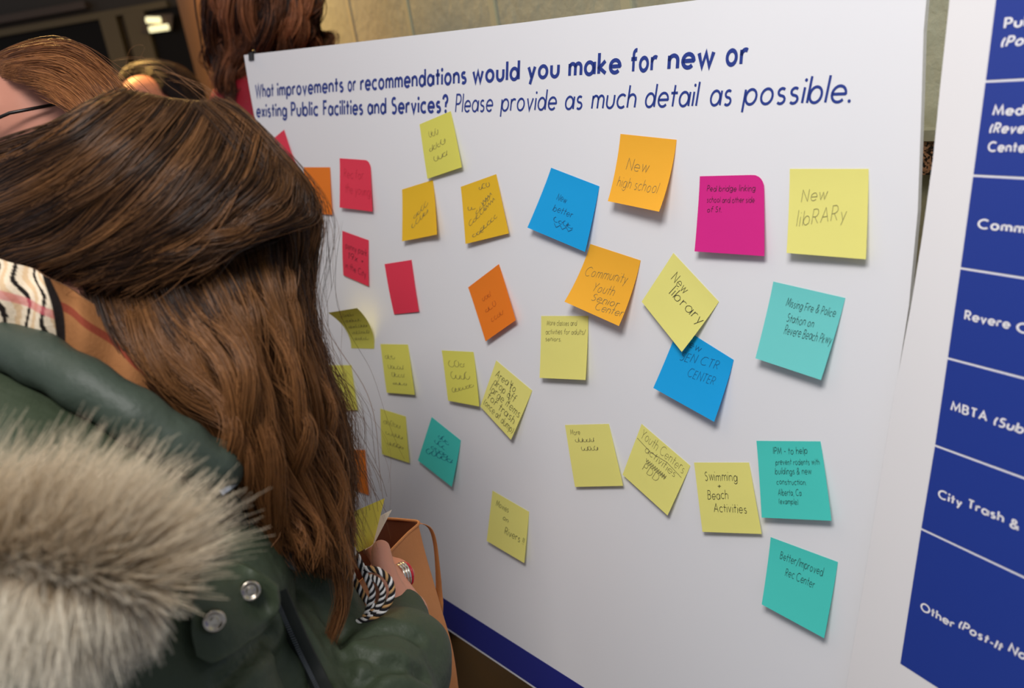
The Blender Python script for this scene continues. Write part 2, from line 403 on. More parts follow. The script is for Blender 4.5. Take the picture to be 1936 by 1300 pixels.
for (u0, u1) in ((205, 237), (252, 292), (-160, -120)):
    m = MB(); fbox(m, fa(u0, 90), fa(u1, 90), 0, zt, .08, -.05); m.build('mullion', M['frame'], d1)
m = MB(); fbox(m, fa(-700, 60), fa(180, 60), fz(110, 26), zc, .10, -.05); struct(m.build('trim_3', M['lintel']))
m = MB(); fbox(m, fa(292, 90), fa(360, 60), 0, zt, .03, -.05); m.build('glass_pane', M['glass'], d1)
lit = tag(empty('ceiling_light', onf(297, 50, .12)), 'small twin tube light glowing in the dark doorway', 'light')
for (a, b, c, d, k) in ((277, 38, 303, 38, 6), (283, 56, 318, 51, 6)):
    m = MB(); p, q = onf(a, b, .1), onf(c, d, .1); m.tube([p, p+(q-p)*.5, q], .025, 10)
    m.build('tube', M['tube'], lit, True)
m = MB(); o = onf(270, 62, .06); m.box(o, onf(326, 58, .06)-o, onf(272, 30, .06)-o, HN*.02); m.build('housing', M['lintel'], lit)

# ------------------------------------------------------------------ question board
BT = 0.006
board = tag(empty('question_board', W(V3(-.12, -.47, -.003))), 'large white question board covered with colourful sticky notes, leaning on its easel', 'display board')
ol = [onb(461, 104), onb(470, 160), onb(480, 215), onb(487, 250), V3(-.722, .18, 0), V3(-.716, .0, 0), V3(-.714, -.25, 0), V3(-.714, -.466, 0),
      V3(-.3, -.466, 0), V3(.1, -.466, 0), V3(.490, -.466, 0), onb(1600, 1298), onb(1650, 1010), onb(1690, 760), onb(1718, 580), onb(1735, 400), onb(1742, 200), onb(1746, 60),
      V3(onb(1747, 2)[0]+.001, .397, 0), V3(.0, .398, 0), V3(-.4, .4015, 0)]
ol = [V3(p[0], p[1], 0) for p in ol]; n = len(ol)
vs = [W(p) for p in ol]+[W(p-V3(0, 0, BT)) for p in ol]
mesh('panel', vs, [tuple(range(n)), tuple(range(2*n-1, n-1, -1))]+[(i, n+i, n+(i+1) % n, (i+1) % n) for i in range(n)], [M['paper']], board)
m = MB()
bl = [onb(838, 1131), onb(970, 1216), onb(1100, 1299)]
m.box(W(V3(-.712, -.4625, .0002)), W(V3(.487, -.4625, .0002))-W(V3(-.712, -.4625, .0002)), WD(V3(0, .0445, 0)), WD(V3(0, 0, .0004)))
m.build('blue_band', M['navy'], board)
def word_px(u0, u1, vb0, vb1): return onb(u0, vb0), onb(u1, vb1)
def l1(u): return 185.5+(u-490)*(125.5-185.5)/905.0
def l2(u): return 222.8+(u-487)*(195.4-222.8)/1113.0
CAP = 0.0262
LINES = [(l1, [('What', 483.3, 518.8), ('improvements', 524.6, 650), ('or', 657.7, 673.9), ('recommendations', 681.3, 882.3), ('would', 893, 982.8),
               ('you', 996.9, 1058), ('make', 1074.3, 1174.5), ('for', 1190.2, 1243.7), ('new', 1261.5, 1351), ('or', 1371, 1415)], .195, 0, .0240),
         (l2, [('existing', 485.2, 543.4), ('Public', 550.5, 602.8), ('Facilities', 611.2, 686.8), ('and', 694.9, 730.8), ('Services?', 740.5, 847.7)], .195, 0, .0240),
         (l2, [('Please', 860.6, 932.4), ('provide', 945.6, 1052.8), ('as', 1068, 1101), ('much', 1117.6, 1202.8), ('detail', 1219, 1322),
               ('as', 1341.6, 1382.5), ('possible.', 1402, 1600)], .115, .13, .0240)]
def place_word(mb, s, P0, P1, cap, wgt, shear, gap, toW, xlift=0):
    st, wdt = text_strokes(s, gap, shear)
    xs = [p[0] for k in st if k[0] != 'dot' for p in k]; x0, x1 = min(xs)-wgt/2, max(xs)+wgt/2
    sx = np.linalg.norm(P1-P0)/(x1-x0)
    ex = nrm(P1-P0)
    def f(x, y): return toW(P0+ex*((x-x0)*sx)+V3(0, 1, 0)*((y+wgt/2)*cap*(1-wgt*.6)))
    draw(mb, st, f, wgt)
for i, (lf, words, wgt, shear, cap) in enumerate(LINES):
    m = MB()
    for (s, u0, u1) in words:
        P0, P1 = onb(u0, lf(u0)), onb(u1, lf(u1))
        place_word(m, s, P0, P1, cap, wgt, shear, (.30 if wgt > .15 else .24), lambda p: W(p+V3(0, 0, .0004)))
    m.build('headline_text', M['ink'], board)
# black clip on the board's upper left corner
m = MB(); c = onb(476, 106); ex_, ey_, ez_ = WD(V3(1, 0, 0)), WD(V3(0, 1, 0)), WD(V3(0, 0, 1))
o = W(V3(c[0]-.008, c[1]-.008, .0005)); m.box(o, ex_*.018, ey_*.013, ez_*.002)
m.box(o-ez_*.010, ex_*.018, ey_*.013, ez_*.002); m.box(o+ey_*.012-ez_*.010, ex_*.018, ey_*.002, ez_*.012)
clip = tag(empty('binder_clip', W(V3(c[0], c[1], 0))), 'small black clip on the upper left corner of the question board', 'clip')
m.build('jaw', M['black'], clip); m = MB(); p = W(V3(c[0], c[1], -.004))
m.tube([p-ex_*.006, p-ex_*.004+ey_*.010, p+ex_*.004+ey_*.010, p+ex_*.006], .0010, 8); m.build('wire_handle', M['black'], clip)
# easels
def easel(cx, zoff, xdir, ndir, base_y, label, name='easel'):
    """cx: board-frame point of the tray's middle"""
    e = tag(empty(name, W(cx)*V3(1, 1, 0)), label, 'easel')
    top = cx+V3(0, .8, 0)-ndir*.05
    for s in (-1, 1):
        m = MB(); tray = cx+xdir*s*.19-ndir*.03
        foot = W(tray); dirv = nrm(W(tray)-W(top)); k = foot[2]/-dirv[2] if dirv[2] < 0 else 0
        m.tube([W(top+xdir*s*.03), W(tray), W(tray)+dirv*(k)], .011, 10); m.build('leg', M['black'], e, True)
        m = MB(); q = cx+xdir*s*.19; m.tube([W(q-ndir*.03-V3(0, .012, 0)), W(q+ndir*.012-V3(0, .012, 0)), W(q+ndir*.014+V3(0, .006, 0))], .006, 10)
        m.build('peg', M['black'], e, True)
    m = MB(); back = W(top-ndir*.02); fp = back+WD(-ndir)*.14; fp[2] = 0
    m.tube([back, (back+fp)/2, fp], .011, 10); m.build('leg', M['black'], e, True)
    m = MB(); m.tube([W(cx-xdir*.19-ndir*.03), W(cx-ndir*.03), W(cx+xdir*.19-ndir*.03)], .009, 8); m.build('crossbar', M['black'], e, True)
    return e
easel(V3(-.13, -.472, 0), 0, V3(1, 0, 0), V3(0, 0, 1), 0, 'black tripod easel holding up the question board, its peg just under the blue band')

# ------------------------------------------------------------------ second board, at the right edge
X2 = nrm(V3(0.963, -0.012, 0.269)); Y2 = nrm(V3(0, 1, 0)-X2*X2[1]); N2 = np.cross(X2, Y2)
P2 = onb(1700, 560, .02)
def on2(u, v, off=0.0):
    d = CAM_F+(u-CX)/FPX*CAM_R+(v-CY)/FPX*CAM_D
    return CAM_C+d*(np.dot(P2+N2*off-CAM_C, N2)/np.dot(d, N2))
board2 = tag(empty('topic_board', W(on2(1600, 1298))), 'white board with a blue table of topics, cut by the right edge of the photo', 'display board')
e2 = lambda p: (np.dot(p-P2, X2), np.dot(p-P2, Y2))
def p2(x, y, z=0): return P2+X2*x+Y2*y+N2*z
lft = [on2(u, v) for u, v in ((1797, -40), (1795, 2), (1779, 150), (1764, 300), (1743, 450), (1722, 580), (1690, 750), (1662, 920), (1632, 1110), (1600, 1298))]
lft = [e2(p) for p in lft]; xr = lft[0][0]+.66
ybot = lft[-1][1]-.06
poly = lft+[(lft[-1][0]-.004, ybot), (xr, ybot), (xr, lft[0][1])]
n = len(poly); vs = [W(p2(*q)) for q in poly]+[W(p2(q[0], q[1], -BT)) for q in poly]
mesh('panel', vs, [tuple(range(n))[::1], tuple(range(2*n-1, n-1, -1))]+[(i, n+i, n+(i+1) % n, (i+1) % n) for i in range(n)], [M['paper']], board2)
rows_l = [(1886, -20), (1863.9, 154), (1840.5, 331.7), (1816.6, 506.7), (1792.2, 676.9), (1768.2, 841.7), (1742.1, 999.4), (1702.5, 1253.6)]
rl = [e2(on2(*q)) for q in rows_l]
hw = .0009; rows_o = []
for i in range(7):
    (xa, ya), (xb, yb) = rl[i], rl[i+1]; m = MB()
    ya2, yb2 = ya-(hw if i else 0), yb+(hw if i < 6 else 0)
    pts = [p2(xa, ya2, .0003), p2(xr-.04, ya2, .0003), p2(xr-.04, yb2, .0003), p2(xb, yb2, .0003)]
    m.add([W(q) for q in pts]+[W(q-N2*.0005) for q in pts], [(0, 3, 2, 1)[::-1], (4, 5, 6, 7)[::-1], (0, 1, 5, 4), (1, 2, 6, 5), (2, 3, 7, 6), (3, 0, 4, 7)])
    rows_o.append(m.build('table_row', M['blue'], board2))
T2 = [('Publ', 1898, 55, 1962, 60, 0, 0), ('(Por', 1893, 90, 1951, 97, .2, 0), ('Medi', 1876.5, 219, 1942, 225, 0, 1), ('(Reve', 1871, 252, 1937, 262, .2, 1), ('Cente', 1867.5, 287, 1938, 297, 0, 1),
      ('Comm', 1848, 432, 1938, 452, 0, 2), ('Revere', 1823.5, 604, 1910, 626, 0, 3), ('C', 1921, 627, 1945, 633, 0, 3),
      ('MBTA', 1797.5, 775, 1867, 798, 0, 4), ('(Sub', 1879, 803, 1936, 822, .2, 4),
      ('City', 1773.5, 940, 1819, 961, 0, 5), ('Trash', 1829, 959, 1898, 991, 0, 5), ('&', 1909, 996, 1928, 1003, 0, 5),
      ('Other', 1740.5, 1152, 1806, 1184, 0, 6), ('(Post-It', 1813, 1186, 1898, 1229, .2, 6), ('No', 1906, 1230, 1940, 1250, .2, 6)]
for row in range(7):
    m = MB()
    for (s, u0, v0, u1, v1, shear, r_) in T2:
        if r_ != row: continue
        P0, P1 = on2(u0, v0), on2(u1, v1); P1 = P0+X2*np.dot(P1-P0, X2)      # lettering keeps the table's own horizontal
        place_word(m, s, P0, P1, .0074, .2, shear, .3, lambda p: W(p+N2*.0007))
    m.build('row_text', M['white_ink'], rows_o[row])
easel(p2(xr*.5, ybot-.006, 0), 0, X2, N2, 0, 'black tripod easel behind the topic board at right', 'easel')
# ------------------------------------------------------------------ sticky notes on the question board
GRP = 'sticky notes on the question board'
def note(label, colour, px, z=(.0006, .0006, .010, .010), ink='pen', lines=(), top_free=False, bulge=0.0, rnd_tr=False, power=1.7, scribble=()):
    """px: corners TL TR BR BL in the photo; z: how far each stands off the board; lines: (text, s, t, width, height, slope)"""
    K = 17
    c = [onb(u, v, h) for (u, v), h in zip(px, z)]
    def surf(s, t):
        q = t**power if not top_free else 1-(1-t)**power
        top = c[0]*(1-s)+c[1]*s; bot = c[3]*(1-s)+c[2]*s
        p = top*(1-t)+bot*t
        p = p.copy(); p[2] = top[2]*(1-q)+bot[2]*q + bulge*math.sin(math.pi*s)*t
        p[2] += .0012*math.sin(math.pi*t)
        return p
    def cs(s, t):                                # rounded (curled) top right corner
        if rnd_tr:
            r = .16; a, b = s-(1-r), r-t
            if a > 0 and b > 0:
                l = math.hypot(a, b)
                mx = max(a, b)
                if l > 1e-6: s, t = (1-r)+a*mx/l, r-b*mx/l
        return s, t
    front = [[surf(*cs(j/(K-1), i/(K-1))) for j in range(K)] for i in range(K)]
    grid = W(np.array(front)); back = WD(V3(0, 0, -1))
    v, f = thick(grid, .00018, back)
    f = [q[::-1] for q in f]
    o = mesh('sticky_note', v, f, M['note_'+colour], None, True)
    tag(o, label, 'sticky note', GRP)
    if lines or scribble:
        m = MB(); rr = random.Random(hash(label) % 1000 if False else len(label)*7+len(lines))
        size = .076
        def put(strokes, x0, sx, s0, t0, ht, slope, wmm):
            def fm(x, y):
                xx = (x-x0)*sx
                s = s0+xx-slope*0; t = t0-y*ht+slope*xx
                s = min(max(s, .005), .995); t = min(max(t, .005), .995)
                p = surf(s, t); return W(p+V3(0, 0, .00045))
            draw(m, strokes, fm, min(wmm, .2+3.2*ht)/(ht*size*1000), sub=.25)
        for (s, s0, t0, wd_, ht, slope) in lines:
            if s.startswith('~'):                # loose illegible scrawl
                n = int(s[1:]); pts = []; x = 0.0; st = []
                for k in range(n):
                    hgt = rr.choice([.5, .6, .6, 1.0]); st_ = arc(x+.2, hgt*.5, .2+.1*rr.random(), hgt*.5, rr.uniform(60, 140), rr.uniform(300, 430), 8)
                    st.append(st_)
                    if rr.random() < .5: st.append([(x+.3, rr.uniform(0, .3)), (x+.45, rr.uniform(.5, .9))])
                    x += .5
                put(st, 0, wd_/x, s0, t0, ht*.8, slope, .38)
            else:
                st, x = text_strokes(s, .26, .16, .42, .055, rr)
                put(st, 0, wd_/x, s0, t0, ht, slope, .62 if ink == 'pen' else .5)
        for (a, b, cc, d, n) in scribble:         # crossed-out / underlined strokes: zigzag from (a,b) to (cc,d)
            pts = [(a+(cc-a)*k/n, b+(d-b)*k/n+(.025 if k % 2 else -.025)) for k in range(n+1)]
            r = ribbon(pts, .008); L, R = r; nn = len(L)
            fm = lambda p: W(surf(min(max(p[0], .01), .99), min(max(p[1], .01), .99))+V3(0, 0, .0005))
            m.add([fm(p) for p in L]+[fm(p) for p in R], [(i, nn+i, nn+i+1, i+1) for i in range(nn-1)])
        m.build('handwriting', M[ink], o)
    return o
Z0 = (.0006, .0006)
note('coral note, mostly hidden behind the hair, at the far upper left of the board', 'coral', [(512, 266), (537, 245), (563, 322), (530, 350)], Z0+(.002, .002))
note('orange note just left of the coral one, its lower left hidden by hair', 'orange', [(574, 316), (624, 316), (628, 406), (576, 402)], Z0+(.004, .002), 'pencil_orange', [('~3', .2, .45, .35, .16, 0)])
note('coral note with two handwritten lines and a curled upper right corner', 'coral', [(642, 299), (700, 303), (704, 400), (642, 392)], Z0+(.006, .009), 'pencil_red',
     [('Rec for', .14, .38, .62, .17, 0), ('the young', .18, .68, .78, .17, .02)], rnd_tr=True)
note('pale lime note highest on the board, touching the headline', 'lime', [(793, 235), (852, 210), (873, 316), (808, 338)], Z0+(.008, .006), 'pencil',
     [('~3', .25, .3, .3, .16, 0), ('~4', .2, .55, .5, .14, -.1), ('~3', .3, .75, .4, .14, -.1)])
note('golden note tucked under the tip of the highest lime note', 'gold', [(760, 358), (818, 340), (826, 443), (760, 456)], (.0006, .0006, .012, .010), 'pencil',
     [('~4', .28, .8, .5, .12, -.5), ('~4', .35, .62, .45, .12, -.45)], bulge=-.002)
note('golden note covered in slanting scribbles, left of the tilted blue note', 'gold', [(871, 353), (938, 329), (962, 441), (880, 461)], Z0+(.006, .009), 'pencil',
     [('~3', .5, .16, .3, .1, 0), ('~4', .35, .55, .4, .12, -.5), ('~5', .15, .72, .5, .12, -.45), ('~5', .4, .86, .45, .12, -.4), ('~2', .15, .45, .2, .1, 0), ('~3', .2, .92, .3, .1, -.2)],
     scribble=[(.5, .4, .8, .28, 9), (.55, .5, .85, .38, 9)])
note('tilted blue note in the upper row, corner against an amber note', 'blue', [(1042, 317), (1133, 352), (1106, 476), (997, 430)], Z0+(.010, .013), 'pencil_blue',
     [('New', .3, .42, .18, .1, 0), ('better', .3, .6, .35, .1, 0), ('~4', .38, .75, .34, .1, 0)], scribble=[(.4, .8, .72, .78, 6)])
note('amber note reading New high school, below the headline', 'amber', [(1173, 253), (1279, 264), (1246, 400), (1149, 380)], Z0+(.020, .016), 'pencil',
     [('New', .2, .5, .4, .17, .02), ('high school', .1, .76, .75, .15, .0)], power=2.0)
note('magenta note with rounded corner, left of the large pale yellow note', 'magenta', [(1323, 333), (1444, 330), (1445, 484), (1313, 475)], Z0+(.009, .011), 'pen',
     [('Ped bridge linking', .13, .2, .74, .075, .0), ('school and other side', .14, .345, .72, .07, 0), ('of St.', .15, .47, .22, .07, 0)], rnd_tr=True)
note('pale yellow note reading New library, uppermost at the right end of the board', 'yellow', [(1493, 319), (1642, 319), (1637, 490), (1487, 478)], Z0+(.010, .012), 'pencil',
     [('New', .17, .39, .33, .15, -.12), ('libRARy', .12, .68, .62, .17, -.18)])
note('coral note with three written lines, below the one with a curled corner', 'coral', [(647, 436), (697, 454), (697, 541), (649, 520)], Z0+(.003, .003), 'pen',
     [('penny park', .14, .36, .8, .14, 0), ('19x +', .22, .56, .6, .14, 0), ('in the City', .12, .8, .78, .14, .04)])
note('blank coral note, lowest of the coral ones', 'coral', [(727, 499), (778, 491), (792, 589), (745, 594)], Z0+(.003, .002))
note('tilted orange note, middle of the board, left of the amber community note', 'orange', [(885, 543), (943, 499), (975, 605), (918, 645)], Z0+(.009, .009), 'pencil_orange',
     [('~3', .28, .38, .28, .12, 0), ('~3', .28, .58, .35, .12, 0), ('~4', .35, .78, .4, .12, 0)])
note('amber note reading Community Youth Senior Center', 'amber', [(1116, 461), (1211, 492), (1170, 616), (1067, 570)], Z0+(.018, .020), 'pencil',
     [('Community', .1, .5, .76, .15, -.14), ('Youth', .34, .68, .38, .14, -.12), ('Senior', .4, .82, .46, .11, -.12), ('Center', .52, .92, .46, .11, -.12)], power=2.0)
note('pale yellow note hung on its corner, reading New library, overlapping a blue note', 'yellow', [(1273, 478), (1359, 570), (1289, 665), (1213, 570)], Z0+(.014, .008), 'pen',
     [('New', .2, .34, .3, .17, .0), ('library', .3, .52, .66, .17, -.04)])
note('pale teal note reading Missing Fire and Police Station, at the right end', 'aqua', [(1462, 532), (1598, 563), (1552, 718), (1428, 677)], Z0+(.013, .013), 'pen',
     [('Missing Fire & Police', .25, .26, .68, .1, -.02), ('Station on', .31, .44, .38, .1, -.02), ('Revere Beach Pkwy', .32, .6, .66, .11, -.05)])
note('olive yellow note peeling off at its top, beside the hair', 'lime', [(620, 591), (675, 582), (707, 659), (664, 658)], (.045, .040, .0006, .0006), 'pencil',
     [('~6', .2, .16, .5, .1, 0), ('~6', .22, .3, .6, .1, 0), ('~7', .2, .46, .7, .1, 0), ('~7', .2, .62, .7, .1, 0), ('~6', .2, .78, .6, .1, 0)], top_free=True, power=2.2)
note('yellow note with four faint lines, right of the note peeling at its top', 'lime', [(719, 650), (771, 651), (784, 746), (731, 742)], Z0+(.007, .006), 'pencil',
     [('~3', .14, .3, .35, .14, 0), ('~5', .2, .5, .55, .12, 0), ('~4', .3, .66, .45, .12, 0), ('~4', .3, .82, .5, .08, 0)])
note('yellow note half covered by wisps of the brown hair', 'lime', [(617, 690), (664, 690), (676, 775), (634, 775)], Z0+(.004, .004), 'pencil',
     [('~4', .2, .25, .6, .14, 0), ('~4', .2, .45, .6, .14, 0), ('~5', .25, .65, .6, .12, 0)])
note('dull yellow note with faint pencil, touching the note about large items', 'lime', [(835, 662), (895, 665), (906, 768), (847, 757)], Z0+(.009, .008), 'pencil',
     [('~3', .2, .32, .5, .16, -.05), ('~4', .22, .55, .6, .18, -.05), ('~6', .2, .82, .7, .12, -.25)])
note('yellow note standing on a corner, reading Area to drop off large items', 'yellow', [(938, 681), (1006, 738), (966, 831), (908, 768)], Z0+(.010, .007), 'pen',
     [('Area to', .1, .26, .55, .14, 0), ('drop off', .12, .42, .6, .14, 0), ('large items', .1, .58, .85, .15, 0), ('for trash', .1, .74, .8, .14, 0), ('(once at dump)', .06, .9, .9, .13, 0)],
     scribble=[(.5, .13, .62, .5, 12)])
note('yellow note with three small lines at its top, under the amber community note', 'yellow', [(1023, 597), (1112, 597), (1107, 718), (1020, 714)], Z0+(.010, .010), 'pencil',
     [('More classes and', .13, .15, .64, .08, 0), ('activities for adults/', .11, .29, .84, .08, 0), ('seniors.', .11, .4, .34, .07, 0)])
note('blue note with its top corner under the pale diamond note', 'blue', [(1283, 615), (1387, 680), (1350, 797), (1235, 733)], Z0+(.014, .014), 'pencil_blue',
     [('New', .16, .2, .3, .11, -.06), ('SEN CTR', .2, .44, .6, .13, -.3), ('CENTER', .4, .6, .42, .13, -.22)])
note('yellow note below the four line note, its lower edge slanting', 'lime', [(719, 772), (767, 787), (774, 875), (722, 858)], Z0+(.004, .005), 'pencil',
     [('~5', .14, .3, .65, .14, 0), ('~5', .2, .52, .65, .14, 0), ('~5', .25, .74, .6, .1, 0)])
note('small looking teal note on a corner, left half of the board', 'teal', [(816, 788), (871, 832), (854, 920), (790, 870)], Z0+(.010, .007), 'pencil_blue',
     [('~3', .35, .28, .35, .14, 0), ('~3', .3, .42, .35, .14, 0), ('~4', .25, .58, .5, .14, -.1), ('~5', .15, .74, .75, .14, -.25)])
note('yellow note with a few pencil words, left of the youth centers note', 'yellow', [(1068, 803), (1151, 801), (1178, 918), (1087, 920)], Z0+(.006, .006), 'pencil',
     [('More', .1, .16, .22, .08, 0), ('~5', .2, .28, .42, .1, 0), ('~5', .3, .42, .36, .09, 0)])
note('yellow note reading Youth Centers with a crossed out word', 'yellow', [(1213, 801), (1305, 880), (1262, 974), (1177, 897)], Z0+(.008, .006), 'pencil',
     [('Youth Centers', .06, .2, .88, .16, .0), ('activities', .22, .36, .62, .13, 0), ('PDD', .3, .66, .3, .14, 0)], scribble=[(.3, .46, .72, .46, 22), (.32, .49, .72, .49, 20), (.02, .28, .95, .25, 3)])
note('yellow note reading Swimming plus Beach Activities', 'yellow', [(1312, 874), (1416, 874), (1440, 1009), (1328, 1005)], Z0+(.006, .007), 'pen',
     [('Swimming', .17, .25, .58, .13, .02), ('+', .38, .37, .06, .09, 0), ('Beach', .18, .52, .36, .12, 0), ('Activities', .26, .7, .56, .12, .02)])
note('teal note with six lines beginning IPM, upper of the teal pair at lower right', 'teal', [(1430, 833), (1551, 834), (1572, 984), (1440, 978)], Z0+(.010, .010), 'pen',
     [('IPM - to help', .26, .17, .52, .085, -.02), ('prevent rodents with', .28, .31, .66, .075, -.02), ('buildings & new', .26, .43, .54, .08, -.02),
      ('construction.', .27, .56, .44, .07, 0), ('Alberta, Ca', .28, .7, .34, .08, 0), ('(example)', .28, .81, .28, .07, 0)])
note('lowest teal note, reading Better/Improved Rec Center', 'teal', [(1457, 1015), (1584, 1062), (1558, 1206), (1440, 1142)], Z0+(.011, .012), 'pen',
     [('Better/Improved', .18, .25, .64, .11, .0), ('Rec Center', .29, .45, .44, .11, -.0)])
note('lowest yellow note, alone in the white space, reading Movies on Rivers', 'yellow', [(931, 927), (1000, 967), (991, 1064), (920, 1022)], Z0+(.008, .008), 'pen',
     [('Movies', .14, .24, .34, .11, 0), ('on', .36, .42, .14, .09, 0), ('Rivers !!', .44, .66, .5, .13, 0)])
note('orange note showing through the hair above the yellow pad', 'orange', [(645, 850), (690, 850), (697, 936), (652, 920)], Z0+(.003, .003))
# ------------------------------------------------------------------ people: shared tools
M['skin'] = mat('skin', srgb(212, 146, 122), 0.5, spec=0.4, bump=(120, 0.15, 0.002))
M['skin_far'] = mat('skin_far', srgb(205, 140, 118), 0.5)
M['hair'] = mat('hair', (0.1, 0.06, 0.04, 1), 0.38, spec=0.32, attr='tint')
M['coat'] = mat('coat_cloth', srgb(62, 72, 54), 0.55, spec=0.35, bump=(34, 0.35, 0.012), noise=(9, srgb(52, 62, 45)))
M['collar'] = mat('collar_cloth', srgb(66, 76, 66), 0.52, spec=0.35, bump=(24, 0.4, 0.012), noise=(7, srgb(54, 64, 54)))
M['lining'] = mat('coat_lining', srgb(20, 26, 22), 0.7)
M['zip'] = mat('zip_teeth', srgb(150, 155, 165), 0.35, metal=0.7)
M['snap'] = mat('snap_metal', srgb(190, 180, 165), 0.22, metal=1.0)
M['fur'] = mat('fur', (0.5, 0.4, 0.3, 1), 0.7, spec=0.2, attr='tint')
M['plaid'] = mat('plaid_wool', (0.5, 0.4, 0.3, 1), 0.85, spec=0.15, attr='tint', bump=(300, 0.3, 0.002))
M['leather'] = mat('tan_leather', srgb(206, 138, 84), 0.5, spec=0.4, bump=(160, 0.25, 0.002), noise=(14, srgb(192, 122, 70)))
M['leather_in'] = mat('bag_lining', srgb(122, 66, 36), 0.6, noise=(20, srgb(104, 56, 30)))
M['silver'] = mat('ring_silver', srgb(215, 210, 200), 0.2, metal=1.0)
M['red'] = mat('red_enamel', srgb(200, 34, 52), 0.3)
M['denim'] = mat('dark_trousers', srgb(30, 34, 46), 0.8)
M['boot'] = mat('dark_boot', srgb(28, 24, 22), 0.5)
M['red_top'] = mat('red_jumper', srgb(158, 22, 40), 0.7, bump=(60, 0.3, 0.004))
M['grey_top'] = mat('grey_jumper', srgb(70, 66, 70), 0.8)
M['dark_top'] = mat('dark_jumper', srgb(40, 36, 40), 0.8)
M['black_plastic'] = mat('dark_spectacle_frame', srgb(26, 20, 18), 0.3)
CR, CU, CF = WD(CAM_R), -WD(CAM_D), WD(CAM_F)                            # the camera's own right / up / forward
def frame(fwd, up):                              # orthonormal (side, up, forward)
    f = nrm(fwd); s = nrm(np.cross(f, up)); return s, np.cross(s, f), f
def add_head(m, c, fwd, up, r=.095):
    s, u, f = frame(fwd, up)
    m.ball(c+f*.0, (s, u, f), (r*.80, r*1.10, r*1.0))
    m.ball(c+f*.035-u*.055, (s, u, f), (r*.58, r*.62, r*.62))            # jaw and face
    m.capsule(c+f*(r*1.0)+u*.0, c+f*(r*1.13)-u*.032, .008, .013, 12)     # nose
    m.ball(c+f*(r*.93)-u*.062, (s, u, f), (.022, .008, .008), 12)        # mouth
    m.ball(c+f*(r*.90)-u*.095, (s, u, f), (.022, .018, .018), 12)        # chin
    m.ball(c+f*(r*.86)+u*.028, (s, u, f), (.055, .012, .016), 16)        # brow
    for k in (-1, 1):
        m.ball(c+s*k*r*.80-u*.012-f*.008, (f, u, s), (.016, .030, .008), 12)   # ears
        m.ball(c+f*(r*.86)+s*k*.032+u*.004, (s, u, f), (.014, .010, .010), 12)  # eyelids
def add_eyes(c, fwd, up, parent, r=.095):
    s, u, f = frame(fwd, up)
    for k in (-1, 1):
        m = MB(); m.ball(c+f*(r*.90)+s*k*.032+u*.002, (s, u, f), (.010, .007, .009), 12); m.build('eye', M['black'], parent, True)
def hair_set(guides, n, K, lock_n, spread, wave, rad, dark, light, tip=None, taper=.45, dep=.012, seed=1, gather=.55, fly=0.0):
    """strands combed along a fan of guide curves (u, v, depth); returns paths, radii, colours"""
    g = np.random.default_rng(seed)
    Gd = np.stack([catmull(q, K) for q in guides])                       # g,K,3
    ng = len(guides)
    lock = g.integers(0, lock_n, n); lt = (np.arange(lock_n)+g.uniform(-.6, .6, lock_n))/lock_n*(ng-1); lt = np.clip(lt, 0, ng-1)
    t = np.clip(lt[lock]+g.normal(0, .16, n)*(ng-1)/max(ng-1, 1), 0, ng-1-1e-6)
    i = np.minimum(t.astype(int), ng-2); u = (t-i)[:, None, None]; u = u*u*(3-2*u)*.5+u*.5
    P = Gd[i]*(1-u)+Gd[i+1]*u                                           # n,K,3
    k = np.linspace(0, 1, K)[None, :]
    # each lock gathers to its own path towards the tip
    il = np.minimum(lt.astype(int), ng-2); ul = (lt-il)[:, None, None]; Pl = (Gd[il]*(1-ul)+Gd[np.minimum(il+1, ng-1)]*ul)[lock]
    ga = (.15+gather*k**1.2)[..., None]; ga = np.minimum(ga, .93); P = P*(1-ga)+Pl*ga
    X = atp(P)
    tan = np.gradient(X, axis=1); tan /= np.linalg.norm(tan, axis=2, keepdims=True)+1e-9
    side = np.cross(tan, CF); side /= np.linalg.norm(side, axis=2, keepdims=True)+1e-9
    ph = g.uniform(0, 6.28, lock_n)[lock][:, None]; fr = g.uniform(1.2, 2.6, lock_n)[lock][:, None]
    am = (wave*g.uniform(.4, 1.6, lock_n))[lock][:, None]*(.25+.9*k)
    offs = g.normal(0, 1, (n, 1))*spread*(1-.55*k)+am*np.sin(ph+fr*6.28*k+g.normal(0, .25, (n, 1)))
    ld = g.uniform(0, 1, lock_n)[lock][:, None]
    offd = (ld*dep+g.uniform(0, 1, (n, 1))*dep*.6)+am*.8*np.cos(ph+fr*6.28*k)
    offs = offs+.0016*g.normal(0, 1, (n, 1))*np.sin(g.uniform(0, 6.28, (n, 1))+g.uniform(2, 7, (n, 1))*k)
    if fly:
        fl = (g.random((n, 1)) < fly)*g.normal(0, 1, (n, 1))*.018*k**1.5; offs = offs+fl
    ray = X-CAMW; ray /= np.linalg.norm(ray, axis=2, keepdims=True)
    X = X+side*offs[..., None]+ray*offd[..., None]
    cut = g.uniform(.72, 1.0, (n, 1))*np.ones((1, K))                   # uneven lengths
    idx = np.clip(k*cut*(K-1), 0, K-1.001); a = idx.astype(int); w = (idx-a)[..., None]; r_ = np.arange(n)[:, None]
    X = X[r_, a]*(1-w)+X[r_, np.minimum(a+1, K-1)]*w
    R = rad*(g.uniform(.6, 1.25, (n, 1)))*(1-taper*k**2)*np.minimum(1, .2+k*7)
    mix = np.clip(g.beta(.75, 1.8, lock_n)[lock]*.85+g.normal(0, .16, n), 0, 1)[:, None, None]
    C = np.array(dark)*(1-mix)+np.array(light)*mix
    C = np.broadcast_to(C, X.shape).copy()
    if tip is not None: C = C*(1-.55*k[..., None]**1.5)+np.array(tip)*(.55*k[..., None]**1.5)
    return X, R, C
